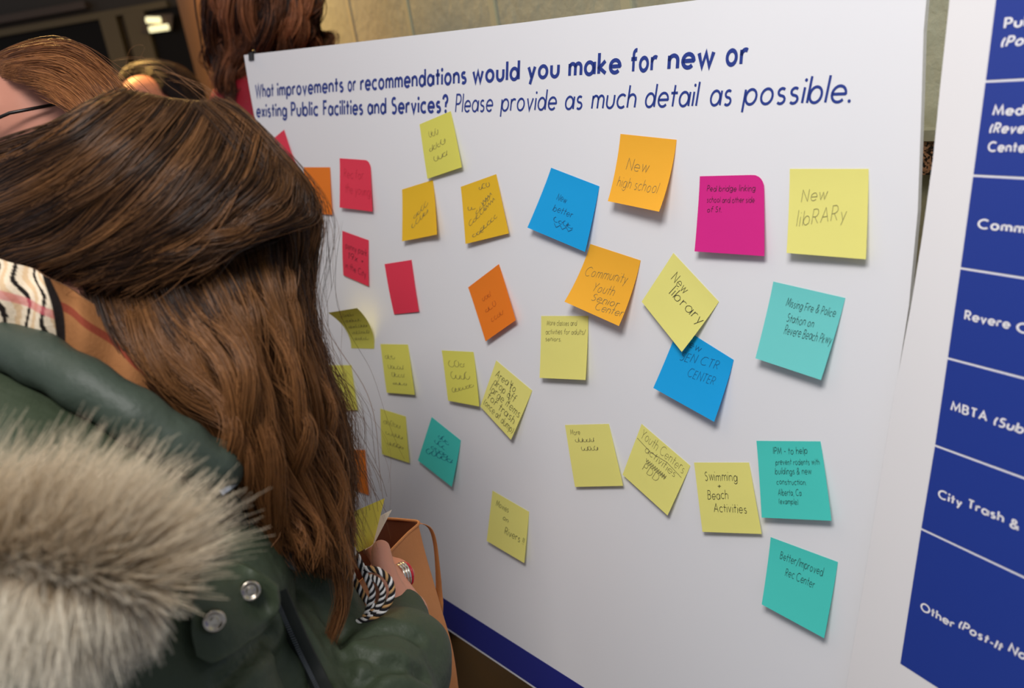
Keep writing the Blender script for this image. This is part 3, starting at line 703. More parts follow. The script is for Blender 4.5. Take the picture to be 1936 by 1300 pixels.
def build_hair(name, sets, parent):
    Kmax = max(s[0].shape[1] for s in sets)
    X = np.concatenate([s[0] for s in sets]); R = np.concatenate([s[1] for s in sets]); C = np.concatenate([s[2] for s in sets])
    return strands(name, X, R, C, M['hair'], parent)
def lin(r, g, b): return np.array(srgb(r, g, b)[:3])

# ------------------------------------------------------------------ the woman writing at the board
woman = tag(empty('person', W(V3(.16, -1.25, .30))), 'woman with long brown hair and dark green fur-hooded parka, head bent over a yellow pad', 'person')
B_ = lambda x, y, z: W(V3(x, y, z))
headc = at(350, 402, .778)
hf = WD(nrm(V3(-.15, -.62, -.72))); hu = WD(nrm(V3(0, .75, -.55)))
neck = B_(.036, .086, .53); shR, shL = B_(.20, -.045, .57), B_(-.11, -.03, .52)
elR, elL = B_(.30, -.27, .50), B_(-.13, -.26, .46)
wrR, wrL = at(772, 1158, .93), B_(-.05, -.27, .35)
chest, waist, hip = B_(.07, -.14, .52), B_(.105, -.33, .47), B_(.12, -.52, .43)
kneeR, kneeL = B_(.24, -.86, .37), B_(.05, -.86, .36); ankR, ankL = B_(.25, -1.17, .31), B_(.06, -1.16, .30)
m = MB(); add_head(m, headc, hf, hu, .086)
m.capsule(headc-hf*.03-hu*.05, neck, .048, .050)
SX, SU, SF = frame(WD(V3(-.1, 0, -1)), np.array([0, 0, 1.0]))
m.ball(chest, (SX, SU, SF), (.13, .15, .085)); m.ball(waist, (SX, SU, SF), (.12, .17, .085)); m.ball(hip, (SX, SU, SF), (.145, .14, .10))
m.capsule(shL, shR, .042, .042); m.capsule(neck, chest, .045, .08)
for s_, e_, w_ in ((shR, elR, wrR), (shL, elL, wrL)): m.capsule(s_, e_, .042, .037); m.capsule(e_, w_, .037, .0215)
for k_, a_ in ((kneeR, ankR), (kneeL, ankL)):
    h_ = hip+(k_-hip)*.12; m.capsule(h_, k_, .082, .055); m.capsule(k_, a_, .052, .036)
    m.capsule(a_-np.array([0, 0, .03]), a_+SF*.15-np.array([0, 0, .04]), .036, .030)
# right hand: palm, thumb pressing the pad, four fingers curled behind it
def chain(pts, rs, n=14):
    for i in range(len(pts)-1): m.capsule(at(*pts[i]), at(*pts[i+1]), rs[i], rs[i+1], n)
chain([(770, 1160, .93), (744, 1122, .945), (724, 1086, .957)], [.0215, .021, .0175], 18)
chain([(752, 1142, .925), (731, 1098, .927), (723, 1064, .932), (720, 1038, .938)], [.016, .0135, .0120, .0105])
chain([(722, 1072, .962), (714, 1054, .985), (698, 1030, .99), (676, 1010, .985)], [.0105, .0095, .0088, .0078])
chain([(728, 1082, .968), (732, 1068, 1.0), (716, 1048, 1.01), (690, 1034, 1.005)], [.0105, .0095, .0088, .0078])
chain([(738, 1094, .958), (768, 1085, .970), (756, 1070, 1.005), (722, 1060, 1.02)], [.0105, .0098, .0088, .0078])
chain([(746, 1112, .95), (758, 1106, .975), (752, 1090, 1.0), (738, 1084, 1.015)], [.0095, .0085, .0078, .007])
# left hand, hidden by the hair: palm and five fingers under the pad
wl = wrL; ld = nrm(at(560, 1085, 1.02)-wl)
ls, lu, lf_ = frame(ld, np.array([0, 0, 1.0]))
m.capsule(wl, wl+ld*.075, .024, .028)
for i, q in enumerate((-.024, -.008, .008, .024)):
    b0 = wl+ld*.085+ls*q; m.capsule(b0, b0+ld*.035+lu*.006, .009, .0085, 12); m.capsule(b0+ld*.035+lu*.006, b0+ld*.055+lu*.03, .0085, .007, 12)
m.capsule(wl+ld*.03+ls*.024, wl+ld*.07+ls*.04+lu*.02, .012, .009, 12)
skin_over(m, 'body', M['skin'], woman, .0030, 4)
add_eyes(headc, hf, hu, woman, .086)
# ring on the right hand
rc = at(760, 1087, .9665); ra = nrm(at(768, 1085, .970)-at(738, 1094, .958)); rs_, ru_, _ = frame(ra, CU)
def torus(mb, c, ax, R, r, n=28, sq=1.0):
    s_, u_, _ = frame(ax, CU); P = [c+s_*R*math.cos(a)*sq+u_*R*math.sin(a) for a in np.linspace(0, 2*math.pi, n+1)]; mb.tube(P, r, 8, False)
m = MB()
for k, R in ((-.003, .0118), (0, .0125), (.003, .0125)): torus(m, rc+ra*k, ra, R, .0017)
rng_ = m.build('ring', M['silver'], woman, True); rng_['label'] = 'silver ring with a red edge'
m = MB(); torus(m, rc+ra*.0065, ra, .0118, .0016); m.build('red_edge', M['red'], rng_, True)
# trousers and boots (below the frame)
m = MB()
for k_, a_ in ((kneeR, ankR), (kneeL, ankL)): m.capsule(hip+(k_-hip)*.1, k_, .096, .068); m.capsule(k_, a_, .066, .058)
skin_over(m, 'trousers', M['denim'], woman, .010, 4)
for a_ in (ankR, ankL):
    m = MB(); g0 = a_.copy(); g0[2] = .045; m.capsule(a_+np.array([0, 0, .06]), g0, .054, .045); m.capsule(g0, g0+SF*.15, .045, .038); m.build('boot', M['boot'], woman, True)
# parka shell
m = MB()
m.ball(chest-np.array([0, 0, .02]), (SX, SU, SF), (.175, .17, .125)); m.ball(waist, (SX, SU, SF), (.19, .22, .15)); m.ball(hip-np.array([0, 0, .12]), (SX, SU, SF), (.21, .24, .17))
m.capsule(shL, shR, .058, .056); m.capsule(neck-np.array([0, 0, .075]), chest, .066, .12)
m.capsule(shR, elR, .060, .066); m.capsule(shL, elL, .060, .066); m.capsule(elL, wrL, .066, .045)
m.capsule(at(540, 1010, .86), at(622, 1235, .87), .045, .050); m.capsule(at(560, 1060, .86), chest, .05, .09); m.capsule(elR, at(748, 1262, .86), .068, .058); m.capsule(at(700, 1345, .80), at(752, 1228, .90), .066, .047); m.capsule(at(752, 1225, .895), at(764, 1172, .925), .044, .029)
coat = skin_over(m, 'parka', M['coat'], woman, .005, 6, [(.11, .020), (.045, .005)])
bvh = BVHTree.FromPolygons([coat.matrix_world @ v.co + Vector(wpos(coat)) - coat.matrix_world.translation for v in coat.data.vertices], [tuple(p.vertices) for p in coat.data.polygons])
def crease(pts, width, depth):
    P = atp(catmull(np.array([(u, v, coat_d(u, v)) for u, v in pts], float), 40)); o = wpos(coat); me = coat.data
    n = len(me.vertices); co = np.empty(n*3, np.float32); me.vertices.foreach_get('co', co); co = co.reshape(-1, 3).astype(float)
    no = np.empty(n*3, np.float32); me.vertices.foreach_get('normal', no); no = no.reshape(-1, 3)
    near = np.full(n, 9.0)
    for p in P: near = np.minimum(near, np.linalg.norm(co+o-p, axis=1))
    k = -np.exp(-(near/width)**2)*depth+np.exp(-((near-width*2.2)/width)**2)*depth*.22
    co = co+no*k[:, None]; me.vertices.foreach_set('co', co.astype(np.float32).ravel()); me.update()
def coat_d(u, v, dflt=.75):
    d = at(u, v, 1.0)-CAMW; L = np.linalg.norm(d)
    h = bvh.ray_cast(Vector(CAMW), Vector(d/L)); return h[3]/L if h[0] is not None else dflt
for q in ([(668, 1236), (705, 1246), (750, 1258), (806, 1280)], [(690, 1292), (720, 1262), (752, 1256)], [(664, 1214), (700, 1196), (742, 1190), (790, 1206)],
          [(420, 1292), (470, 1240), (515, 1195)], [(560, 1180), (590, 1240), (600, 1296)], [(640, 1200), (650, 1250), (668, 1300)]):
    crease(q, .0060, .0075)
# hood collar: a soft padded roll round the neck
cp = np.array([(-110, 590, .74), (-30, 640, .70), (60, 672, .675), (150, 722, .66), (250, 783, .655), (340, 842, .665), (400, 880, .68), (438, 893, .70)])
pts = atp(catmull(cp, 40))
k = np.linspace(0, 1, 40); rr = .0205*np.clip(np.minimum(1, (1-k)*9+.45), 0, 1)+.0012*np.sin(k*46)
m = MB(); m.tube(pts, rr, 22); cl = m.build('collar', M['collar'], coat, True)
# hood hanging below the collar
hg = [[(-90, 660, .70), (60, 735, .665), (180, 800, .655), (300, 870, .66), (380, 930, .69)],
      [(-90, 730, .66), (50, 790, .625), (170, 850, .615), (290, 920, .625), (380, 980, .66)],
      [(-90, 820, .62), (40, 860, .585), (160, 910, .58), (280, 980, .59), (370, 1040, .62)],
      [(-90, 960, .58), (40, 970, .555), (160, 1010, .55), (270, 1060, .56), (350, 1100, .59)],
      [(-90, 1120, .57), (30, 1120, .55), (150, 1140, .548), (250, 1160, .56), (320, 1170, .585)]]
gr = sheet(atp(np.array(hg, float)), 40, 40)
gr = gr+CF*(.004*np.sin(np.linspace(0, 17, 40))[None, :, None]*np.linspace(.3, 1, 40)[:, None, None])
v, f = thick(gr, .008, CF); mesh('hood', v, f, M['coat'], coat, True)
# lining in shade behind the collar end, and the short run of zip there
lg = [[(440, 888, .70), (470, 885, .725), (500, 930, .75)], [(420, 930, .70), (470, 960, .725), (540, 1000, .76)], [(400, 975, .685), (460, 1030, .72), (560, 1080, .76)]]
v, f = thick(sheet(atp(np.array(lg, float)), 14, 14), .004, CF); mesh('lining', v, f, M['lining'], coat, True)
def zipper(pts, name, wid):
    P = atp(catmull(np.array(pts, float), 60)); mm = MB()
    for i in range(0, 59):
        t = nrm(P[i+1]-P[i]); s_ = nrm(np.cross(t, CF)); o = P[i]-s_*wid/2-CF*.0012
        mm.box(o, s_*wid, t*.0011, CF*.0016)
    return mm.build(name, M['zip'], coat)
zipper([(462, 880, .715), (478, 892, .722), (500, 920, .735), (522, 950, .745)], 'zip', .0045)
zipper([(418, 930, .672), (436, 918, .676), (452, 905, .69)], 'zip', .005)
# snap placket folded over the front
def on_coat(u, v, off): return (u, v, coat_d(u, v)-off)
pg = [[on_coat(380, 1075, .012), on_coat(440, 1062, .012), on_coat(490, 1085, .012), on_coat(524, 1110, .010)],
      [on_coat(368, 1130, .014), on_coat(430, 1125, .016), on_coat(490, 1140, .014), on_coat(526, 1150, .010)],
      [on_coat(362, 1190, .014), on_coat(420, 1190, .016), on_coat(470, 1190, .014), on_coat(505, 1185, .010)],
      [on_coat(372, 1240, .010), on_coat(400, 1252, .011), on_coat(430, 1240, .011), on_coat(470, 1215, .010)]]
pgd = np.array(pg)
pgd[..., 2] = np.minimum(pgd[..., 2], np.median(pgd[..., 2])+.03)
gr = sheet(atp(pgd), 24, 24); v, f = thick(gr, .005, CF); mesh('placket', v, f, M['coat'], coat, True)
GP = gr.reshape(-1, 3)-CAMW; GZ = GP@FW; GU = CX+FPX*(GP@RW)/GZ; GV = CY+FPX*(GP@DW)/GZ
def grid_d(u, v): return float(GZ[np.argmin((GU-u)**2+(GV-v)**2)])   # depth of the placket there
for (u, v_) in ((473, 1116), (405, 1173)):
    c = at(u, v_, grid_d(u, v_)-.0062); ax = nrm(-CF*.9+CR*.35+CU*.1); m = MB()
    s_, u_, _ = frame(ax, CU)
    prof = [(.0008, .0015), (.0030, .0012), (.0046, .0002), (.0052, .0022), (.0066, .0030), (.0076, .0018), (.0078, -.0010), (.0078, -.004)]
    n = 24; vs = [c+ax*h+(s_*math.cos(a)+u_*math.sin(a))*r for (r, h) in prof for a in np.linspace(0, 2*math.pi, n+1)[:-1]]
    fs = [(i*n+j, (i+1)*n+j, (i+1)*n+(j+1) % n, i*n+(j+1) % n) for i in range(len(prof)-1) for j in range(n)]+[tuple(range(n))]
    m.add(vs, fs); sn = m.build('snap_button', M['snap'], coat, True)
# long front zip in its dark tape
zp = [(528, 1118), (548, 1165), (575, 1225), (600, 1275), (625, 1330)]
zc = [on_coat(u, v_, .010) for u, v_ in zp]; dz = np.linspace(zc[0][2], np.median([q[2] for q in zc]), 5); zc = [(q[0], q[1], min(q[2], .80)) for q in zc]
P = atp(catmull(np.array(zc), 30)); sd = nrm(np.cross(P[-1]-P[0], CF))
gr = np.stack([P-sd*.010, P-sd*.003-CF*.003, P+sd*.006], 1); v, f = thick(gr, .003, CF); mesh('zip_tape', v, f, M['lining'], coat, True)
zipper([(q[0]-9, q[1]+6, q[2]-.004) for q in zc], 'zip', .0032)
# fur trim on the hood's edge
def fur():
    g = np.random.default_rng(5); n, K = 15000, 9
    ax = catmull(np.array([(-140, 1040, .50), (0, 1045, .488), (100, 1058, .482), (190, 1078, .485), (262, 1102, .50)], float), 60)
    t = g.random(n); ii = np.minimum((t*59).astype(int), 58); base = ax[ii]+(ax[ii+1]-ax[ii])*(t*59-ii)[:, None]
    A = atp(base); tg = atp(ax[ii+1])-atp(ax[ii]); tg /= np.linalg.norm(tg, axis=1)[:, None]
    nl = 420; lk = g.integers(0, nl, n); th_l = g.uniform(-math.pi*.95, math.pi*.95, nl); tl = g.random(nl)
    # angle about the trim: 0 towards us, + up, - down
    th = th_l[lk]+g.normal(0, .16, n)
    s_ = nrm(np.cross(np.mean(tg, 0), CF)); 
    if np.dot(s_, CU) < 0: s_ = -s_
    dirn = -CF[None]*np.cos(th)[:, None]+s_[None]*np.sin(th)[:, None]+tg*(.22+.9*np.clip(t-.72, 0, 1)[:, None]*3+g.normal(0, .14, n)[:, None])
    dirn /= np.linalg.norm(dirn, axis=1)[:, None]
    r0 = .017; L = (.026+.017*g.random(n))*(1+.15*np.maximum(0, np.sin(th)))*np.where(np.abs(th) < .6, .8, 1.0); L *= .75+.5*g.random(nl)[lk]; L *= 1-.5*np.clip((t-.62)/.33, 0, 1)*np.clip((.45-np.sin(th))*2, 0, 1)
    root = A+dirn*r0*g.uniform(.6, 1.0, n)[:, None]
    bend = np.where(np.sin(th)[:, None] > 0, s_[None]*.2, -s_[None]*.8)+tg*.35+g.normal(0, .22, (nl, 3))[lk]
    k = np.linspace(0, 1, K)
    X = root[:, None]+dirn[:, None]*(L[:, None]*k)[..., None]+bend[:, None]*(L[:, None]*.55*k**2)[..., None]
    X = X+g.normal(0, .0012, (n, 1, 3))*k[None, :, None]
    R = .00030*g.uniform(.7, 1.3, (n, 1))*(1-.75*k**1.5)
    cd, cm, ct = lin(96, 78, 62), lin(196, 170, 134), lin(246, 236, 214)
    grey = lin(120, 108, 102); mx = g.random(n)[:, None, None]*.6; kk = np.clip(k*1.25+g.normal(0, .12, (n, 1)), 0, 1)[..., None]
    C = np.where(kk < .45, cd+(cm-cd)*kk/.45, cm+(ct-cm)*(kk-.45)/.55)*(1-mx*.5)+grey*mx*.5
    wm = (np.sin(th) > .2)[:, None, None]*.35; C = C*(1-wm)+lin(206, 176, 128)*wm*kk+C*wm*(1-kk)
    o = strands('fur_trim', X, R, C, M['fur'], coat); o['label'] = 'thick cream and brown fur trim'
    m = MB(); m.tube(atp(ax), .015, 16)
    c = mat('fur_backing', srgb(96, 78, 62), 0.9); m.build('fur_backing', c, coat, True)
fur()
# plaid scarf under the collar
def scarf():
    sg = [[(-70, 470, .70), (0, 490, .69), (60, 508, .685), (120, 540, .69), (200, 590, .70), (290, 680, .715), (380, 790, .735)],
          [(-70, 530, .69), (0, 540, .675), (70, 565, .672), (140, 600, .675), (220, 660, .685), (310, 740, .70), (395, 825, .72)],
          [(-70, 620, .70), (0, 630, .685), (75, 650, .68), (145, 690, .68), (230, 740, .685), (320, 810, .70), (410, 880, .715)]]
    nu, nv = 60, 160
    g = sheet(atp(np.array(sg, float)), nu, nv)
    S, T = np.meshgrid(np.linspace(0, 1, nv), np.linspace(0, 1, nu))
    g = g-CF*(.005*np.sin(S*34+T*3))[..., None]*.8
    v, f = thick(g, .004, CF)
    x = S*1.0+.02*np.sin(T*9+S*20)-.05*T; y = T
    cream, blk, tan, pk = lin(232, 214, 186), lin(34, 28, 26), lin(206, 160, 100), lin(206, 96, 104)
    C = np.broadcast_to(cream, S.shape+(3,)).copy()
    C = np.where((np.abs(((x*9.5)+.25) % 1-.5) < .10)[..., None] & (S < .5)[..., None], blk, C)
    C = np.where((np.abs(((x*9.5)+.75) % 1-.5) < .13)[..., None], C*.45+tan*.55, C)
    C = np.where((np.abs(y-.60) < .055)[..., None], C*.35+pk*.65, C)
    C = np.where((S > .44)[..., None], np.where((np.abs(y-.45) < .07)[..., None], lin(130, 60, 42), lin(152, 102, 62)), C)
    C = np.where((np.abs(S-.425) < .02)[..., None], blk, C)
    col = np.concatenate([C.reshape(-1, 3), C.reshape(-1, 3)]); col = np.concatenate([col, np.broadcast_to(lin(140, 104, 78), (len(v)-len(col), 3))])
    o = mesh('scarf', v, f, M['plaid'], woman, True, colors=col); o['label'] = 'cream, black and red plaid scarf'
    # twisted fringe showing at the wrist
    rope = [[(640, 1010, .885), (668, 1040, .878), (690, 1085, .874), (704, 1120, .872), (694, 1160, .874)],
            [(690, 1075, .872), (715, 1078, .868), (736, 1096, .868), (741, 1122, .868), (728, 1150, .87), (700, 1172, .872), (668, 1200, .874)],
            [(700, 1090, .875), (716, 1100, .872), (724, 1122, .871), (714, 1150, .872), (690, 1170, .873), (664, 1180, .875)],
            [(655, 1060, .88), (672, 1100, .876), (690, 1130, .874), (706, 1148, .873), (690, 1166, .874)]]
    wb = lin(225, 222, 218); dk = lin(38, 36, 38); tn = lin(190, 148, 98)
    for q, p in enumerate(rope):
        C = atp(catmull(np.array(p, float)-np.array([0, 0, .028]), 90)); t = np.gradient(C, axis=0); t /= np.linalg.norm(t, axis=1)[:, None]
        a = np.cross(t, CF); a /= np.linalg.norm(a, axis=1)[:, None]; b = np.cross(t, a); ang = np.linspace(0, 2*math.pi*6, 90)
        X, R, CC = [], [], []
        for s in range(4):
            w_ = ang+s*math.pi/2
            X.append(C+(a*np.cos(w_)[:, None]+b*np.sin(w_)[:, None])*.0017); R.append(np.full(90, .0016)); CC.append(np.broadcast_to((wb, dk, tn if q % 2 else wb, dk)[s], (90, 3)))
        strands('fringe', np.array(X), np.array(R), np.array(CC), M['plaid'], o, 8)
scarf()
# long brown hair
def hd(u, v, deep=0.0):
    r2 = ((u-290)/350)**2+((v-392)/240)**2
    return .765-.118*math.sqrt(max(0.0, 1-r2))+deep
def gd(pts, deep=0.0): return [(u, v, hd(u, v, deep)) for u, v in pts]
D, Lt, Tp = lin(42, 26, 17), lin(152, 104, 62), lin(142, 92, 52)
U = [[(236, 184), (170, 214), (95, 250), (0, 285), (-120, 320), (-190, 390), (-200, 510)], [(262, 180), (200, 218), (115, 275), (10, 325), (-110, 370), (-180, 440), (-190, 560)],
     [(295, 182), (235, 230), (150, 300), (40, 368), (-90, 435), (-160, 505), (-170, 625)], [(330, 186), (278, 245), (190, 325), (80, 400), (-60, 470), (-130, 540), (-140, 660)],
     [(360, 188), (312, 262), (225, 350), (120, 432), (0, 490), (-60, 560)], [(390, 192), (342, 285), (258, 378), (160, 455), (50, 508), (0, 565)],
     [(418, 200), (380, 290), (298, 392), (205, 470), (100, 520)], [(446, 214), (418, 310), (342, 405), (240, 482), (130, 532)],
     [(476, 244), (450, 334), (380, 420), (280, 488), (160, 540)], [(504, 280), (488, 354), (425, 424), (330, 483), (190, 545)],
     [(534, 322), (524, 376), (470, 420), (370, 468), (230, 545)], [(560, 356), (556, 394), (510, 420), (410, 456), (270, 540)],
     [(580, 386), (584, 410), (548, 424), (450, 448), (320, 515)]]
Rr = [[(392, 194), (446, 222), (510, 282), (566, 352), (592, 402), (590, 450), (580, 520)], [(420, 200), (465, 236), (524, 298), (574, 362), (594, 412), (584, 470), (570, 540)],
      [(372, 198), (430, 248), (496, 316), (550, 374), (578, 420), (572, 490), (555, 560)], [(355, 203), (420, 276), (478, 344), (524, 402), (544, 450), (544, 520), (534, 580)]]
Lo = [[(150, 535, .70), (190, 615, .69), (260, 715, .685), (350, 800, .695), (430, 865, .71), (480, 930, .73), (505, 1000, .75)],
      [(200, 530, .70), (250, 625, .68), (330, 720, .68), (405, 800, .69), (460, 880, .705), (508, 970, .73), (535, 1050, .75)],
      [(255, 510, .69), (310, 610, .675), (378, 700, .675), (430, 790, .685), (478, 890, .705), (530, 990, .735), (565, 1080, .76)],
      [(320, 490, .685), (368, 585, .67), (435, 685, .675), (478, 785, .69), (515, 890, .71), (562, 1000, .745), (600, 1090, .77)],
      [(385, 475, .685), (430, 565, .675), (488, 660, .685), (526, 765, .70), (562, 870, .725), (598, 985, .76), (632, 1100, .79)],
      [(450, 455, .69), (480, 545, .685), (530, 645, .70), (566, 745, .715), (598, 850, .74), (626, 965, .775), (650, 1100, .805)],
      [(515, 435, .70), (530, 530, .70), (556, 620, .715), (584, 715, .735), (612, 810, .76), (634, 920, .79), (652, 1050, .815)],
      [(560, 410, .72), (560, 500, .73), (565, 590, .745), (588, 690, .76), (620, 775, .785), (644, 860, .81), (660, 980, .83)],
      [(584, 404, .735), (576, 490, .755), (570, 590, .77), (586, 680, .785), (616, 760, .80), (646, 850, .82), (662, 930, .835)]]
sets = [
    hair_set([gd(q, .012) for q in U], 3000, 30, 60, .004, .002, .0008, D*.7, D*1.5, seed=1, dep=.02),
    hair_set([gd(q) for q in U], 9500, 30, 84, .0038, .0042, .00034, D*.9, Lt, seed=2, dep=.016, fly=.05, gather=.6),
    hair_set([gd(q, .004) for q in Rr], 2600, 30, 30, .0030, .0025, .00034, D, Lt*.8, seed=3, dep=.012, fly=.03),
    hair_set([[(u, v, d+.024) for u, v, d in q] for q in Lo], 2600, 30, 50, .005, .005, .0008, D*.7, D*1.4, seed=4, dep=.03),
    hair_set(Lo, 9500, 30, 90, .0042, .0085, .00034, D*.9, Lt*.85, Tp*.85, seed=5, dep=.028, fly=.10, gather=.8),
    hair_set([[(u+10, v, d+.01) for u, v, d in q] for q in Lo[5:]], 420, 30, 40, .010, .008, .00014, D*1.3, Lt, Tp, seed=6, dep=.02, fly=.5),
    hair_set([[(u, v, d+.014-.03*min(1, i/2.5)) for i, (u, v, d) in enumerate(q)] for q in Lo[1:8]], 1300, 30, 22, .0022, .013, .00032, Lt*.45, Lt*1.15, Tp*1.1, seed=7, dep=.010, gather=.9, fly=.05),
]
# a few loose wisps over the crown and one long lock at the bottom
wisps = [[(300, 190), (245, 150), (250, 100), (275, 92), (262, 150)], [(420, 200), (350, 150), (270, 118), (200, 112)], [(430, 205), (380, 160), (330, 138), (270, 132)],
         [(440, 210), (400, 172), (350, 155), (300, 158)], [(300, 185), (268, 140), (272, 98)]]
ws = hair_set([[(u, v, .74) for u, v in q] for q in wisps], 14, 30, 14, .001, .001, .00016, Lt*.7, Lt, seed=8, dep=.004)
tail = [[(600, 1010, .76), (628, 1075, .775), (640, 1140, .78), (622, 1200, .78), (610, 1262, .78)], [(630, 1020, .765), (655, 1080, .78), (655, 1140, .785), (636, 1200, .785), (618, 1255, .785)]]
tl = hair_set(tail, 260, 30, 8, .003, .002, .00030, D*1.2, Lt, Tp, seed=9, dep=.01, taper=.92)
build_hair('hair', sets+[ws, tl], woman)

# ------------------------------------------------------------------ sticky pad in her hand, and a loose paper slip behind it
pad = tag(empty('sticky_pad', at(690, 1030, .95)), 'yellow sticky pad held upright by her thumb, beside the tan bag', 'note pad')
pc = [(655, 975, .935), (719, 946, .955), (700, 1032, .945), (640, 1062, .925)]
P = np.array([at(*q) for q in pc]); away = nrm(np.cross(P[1]-P[0], P[3]-P[0])); away = away if np.dot(away, CF) > 0 else -away
m = MB(); dv = (CR*.9+CF*.5); dv = nrm(dv)*.0045
for i in range(6):
    q = P+dv*(i/5)*np.array([.35, 1, .6, .3])[:, None]+CU*.0004*i
    m.add(list(q)+list(q+dv*.12), [(0, 1, 2, 3), (7, 6, 5, 4), (0, 4, 5, 1), (1, 5, 6, 2), (2, 6, 7, 3), (3, 7, 4, 0)])
m.build('sheets', mat('pad_paper', srgb(246, 224, 84), .65, trans=.15), pad)
sl = [(700, 985, .975), (741, 963, .985), (706, 1030, .970), (690, 1040, .965)]
m = MB(); Q = np.array([at(*q) for q in sl]); m.add(list(Q)+list(Q+CF*.0006), [(0, 1, 2, 3), (7, 6, 5, 4), (0, 4, 5, 1), (1, 5, 6, 2), (2, 6, 7, 3), (3, 7, 4, 0)])
tag(m.build('paper_slip', mat('cream_paper', srgb(240, 226, 205), .7)), 'cream paper slip sticking up behind the yellow pad', 'paper')

# ------------------------------------------------------------------ tan leather tote on her forearm
bag = tag(empty('tote_bag', at(800, 1480, 1.03)), 'tan leather tote bag hanging open between the woman and the board', 'bag')
fr = [[(676, 1104, 1.020), (738, 1042, 1.065), (790, 989, 1.105)], [(690, 1140, 1.025), (750, 1100, 1.065), (805, 1050, 1.105)], [(705, 1200, 1.025), (770, 1160, 1.055), (835, 1154, 1.100)],
      [(715, 1290, 1.025), (790, 1270, 1.045), (858, 1240, 1.095)], [(735, 1420, 1.025), (805, 1400, 1.045), (874, 1370, 1.095)], [(765, 1600, 1.025), (830, 1570, 1.055), (890, 1520, 1.095)]]
v, f = thick(sheet(atp(np.array(fr, float)), 40, 24), .003, CF); mesh('front_panel', v, f, M['leather'], bag, True)
bk = [[(620, 985, 1.105), (728, 980, 1.135), (790, 989, 1.110)], [(640, 1060, 1.115), (735, 1050, 1.135), (803, 1049, 1.113)], [(670, 1180, 1.125), (770, 1170, 1.135), (832, 1154, 1.110)],
      [(700, 1290, 1.125), (790, 1270, 1.135), (855, 1240, 1.103)], [(740, 1420, 1.115), (810, 1400, 1.125), (872, 1370, 1.101)], [(770, 1600, 1.075), (830, 1570, 1.085), (889, 1520, 1.100)]]
v, f = thick(sheet(atp(np.array(bk, float)), 40, 24), .003, CF); mesh('back_panel', v, f, M['leather_in'], bag, True)
gs = [[(676, 1104, 1.020), (640, 1050, 1.065), (620, 985, 1.105)], [(700, 1300, 1.025), (690, 1300, 1.075), (690, 1290, 1.125)], [(765, 1600, 1.025), (766, 1600, 1.055), (770, 1600, 1.075)]]
v, f = thick(sheet(atp(np.array(gs, float)), 20, 12), .003, CR); mesh('side_panel', v, f, M['leather'], bag, True)
P = atp(catmull(np.array([(620, 984, 1.105), (680, 980, 1.125), (728, 980, 1.134), (770, 983, 1.120), (792, 988, 1.107), (770, 1009, 1.090), (738, 1042, 1.064), (700, 1082, 1.035), (676, 1104, 1.020)], float), 60))
m = MB(); m.tube(P, .0018, 10); m.build('rim', M['leather'], bag, True)
P = atp(catmull(np.array([(786, 990, 1.110), (800, 991, 1.113), (814, 1002, 1.117), (822, 1030, 1.123), (827, 1080, 1.125), (829, 1120, 1.123), (830, 1150, 1.115), (829, 1190, 1.110)], float), 40))
wd_ = np.interp(np.linspace(0, 1, 40), [0, .2, .5, .8, 1], [.0035, .004, .0045, .008, .006])[:, None]
gr = np.stack([P-CR*wd_*.6+CF*wd_*1.2, P, P+CR*wd_*.7-CF*wd_*.3], 1); v, f = thick(gr, .003, CF); mesh('handle', v, f, M['leather'], bag, True)
FG = sheet(atp(np.array(fr, float)), 40, 24); M['mark'] = mat('leather_scuff', srgb(112, 62, 34), .6)
for (i, j, r) in ((8, 13, .0014), (12, 15, .001), (16, 17, .001), (24, 19, .0016), (27, 20, .001), (29, 21, .0018), (20, 20, .0009), (18, 12, .0009)):
    m = MB(); m.ball(FG[i, j]-CF*.0002, (CR, CU, CF), (r, r*1.3, .0006), 10); m.build('scuff_mark', M['mark'], bag)

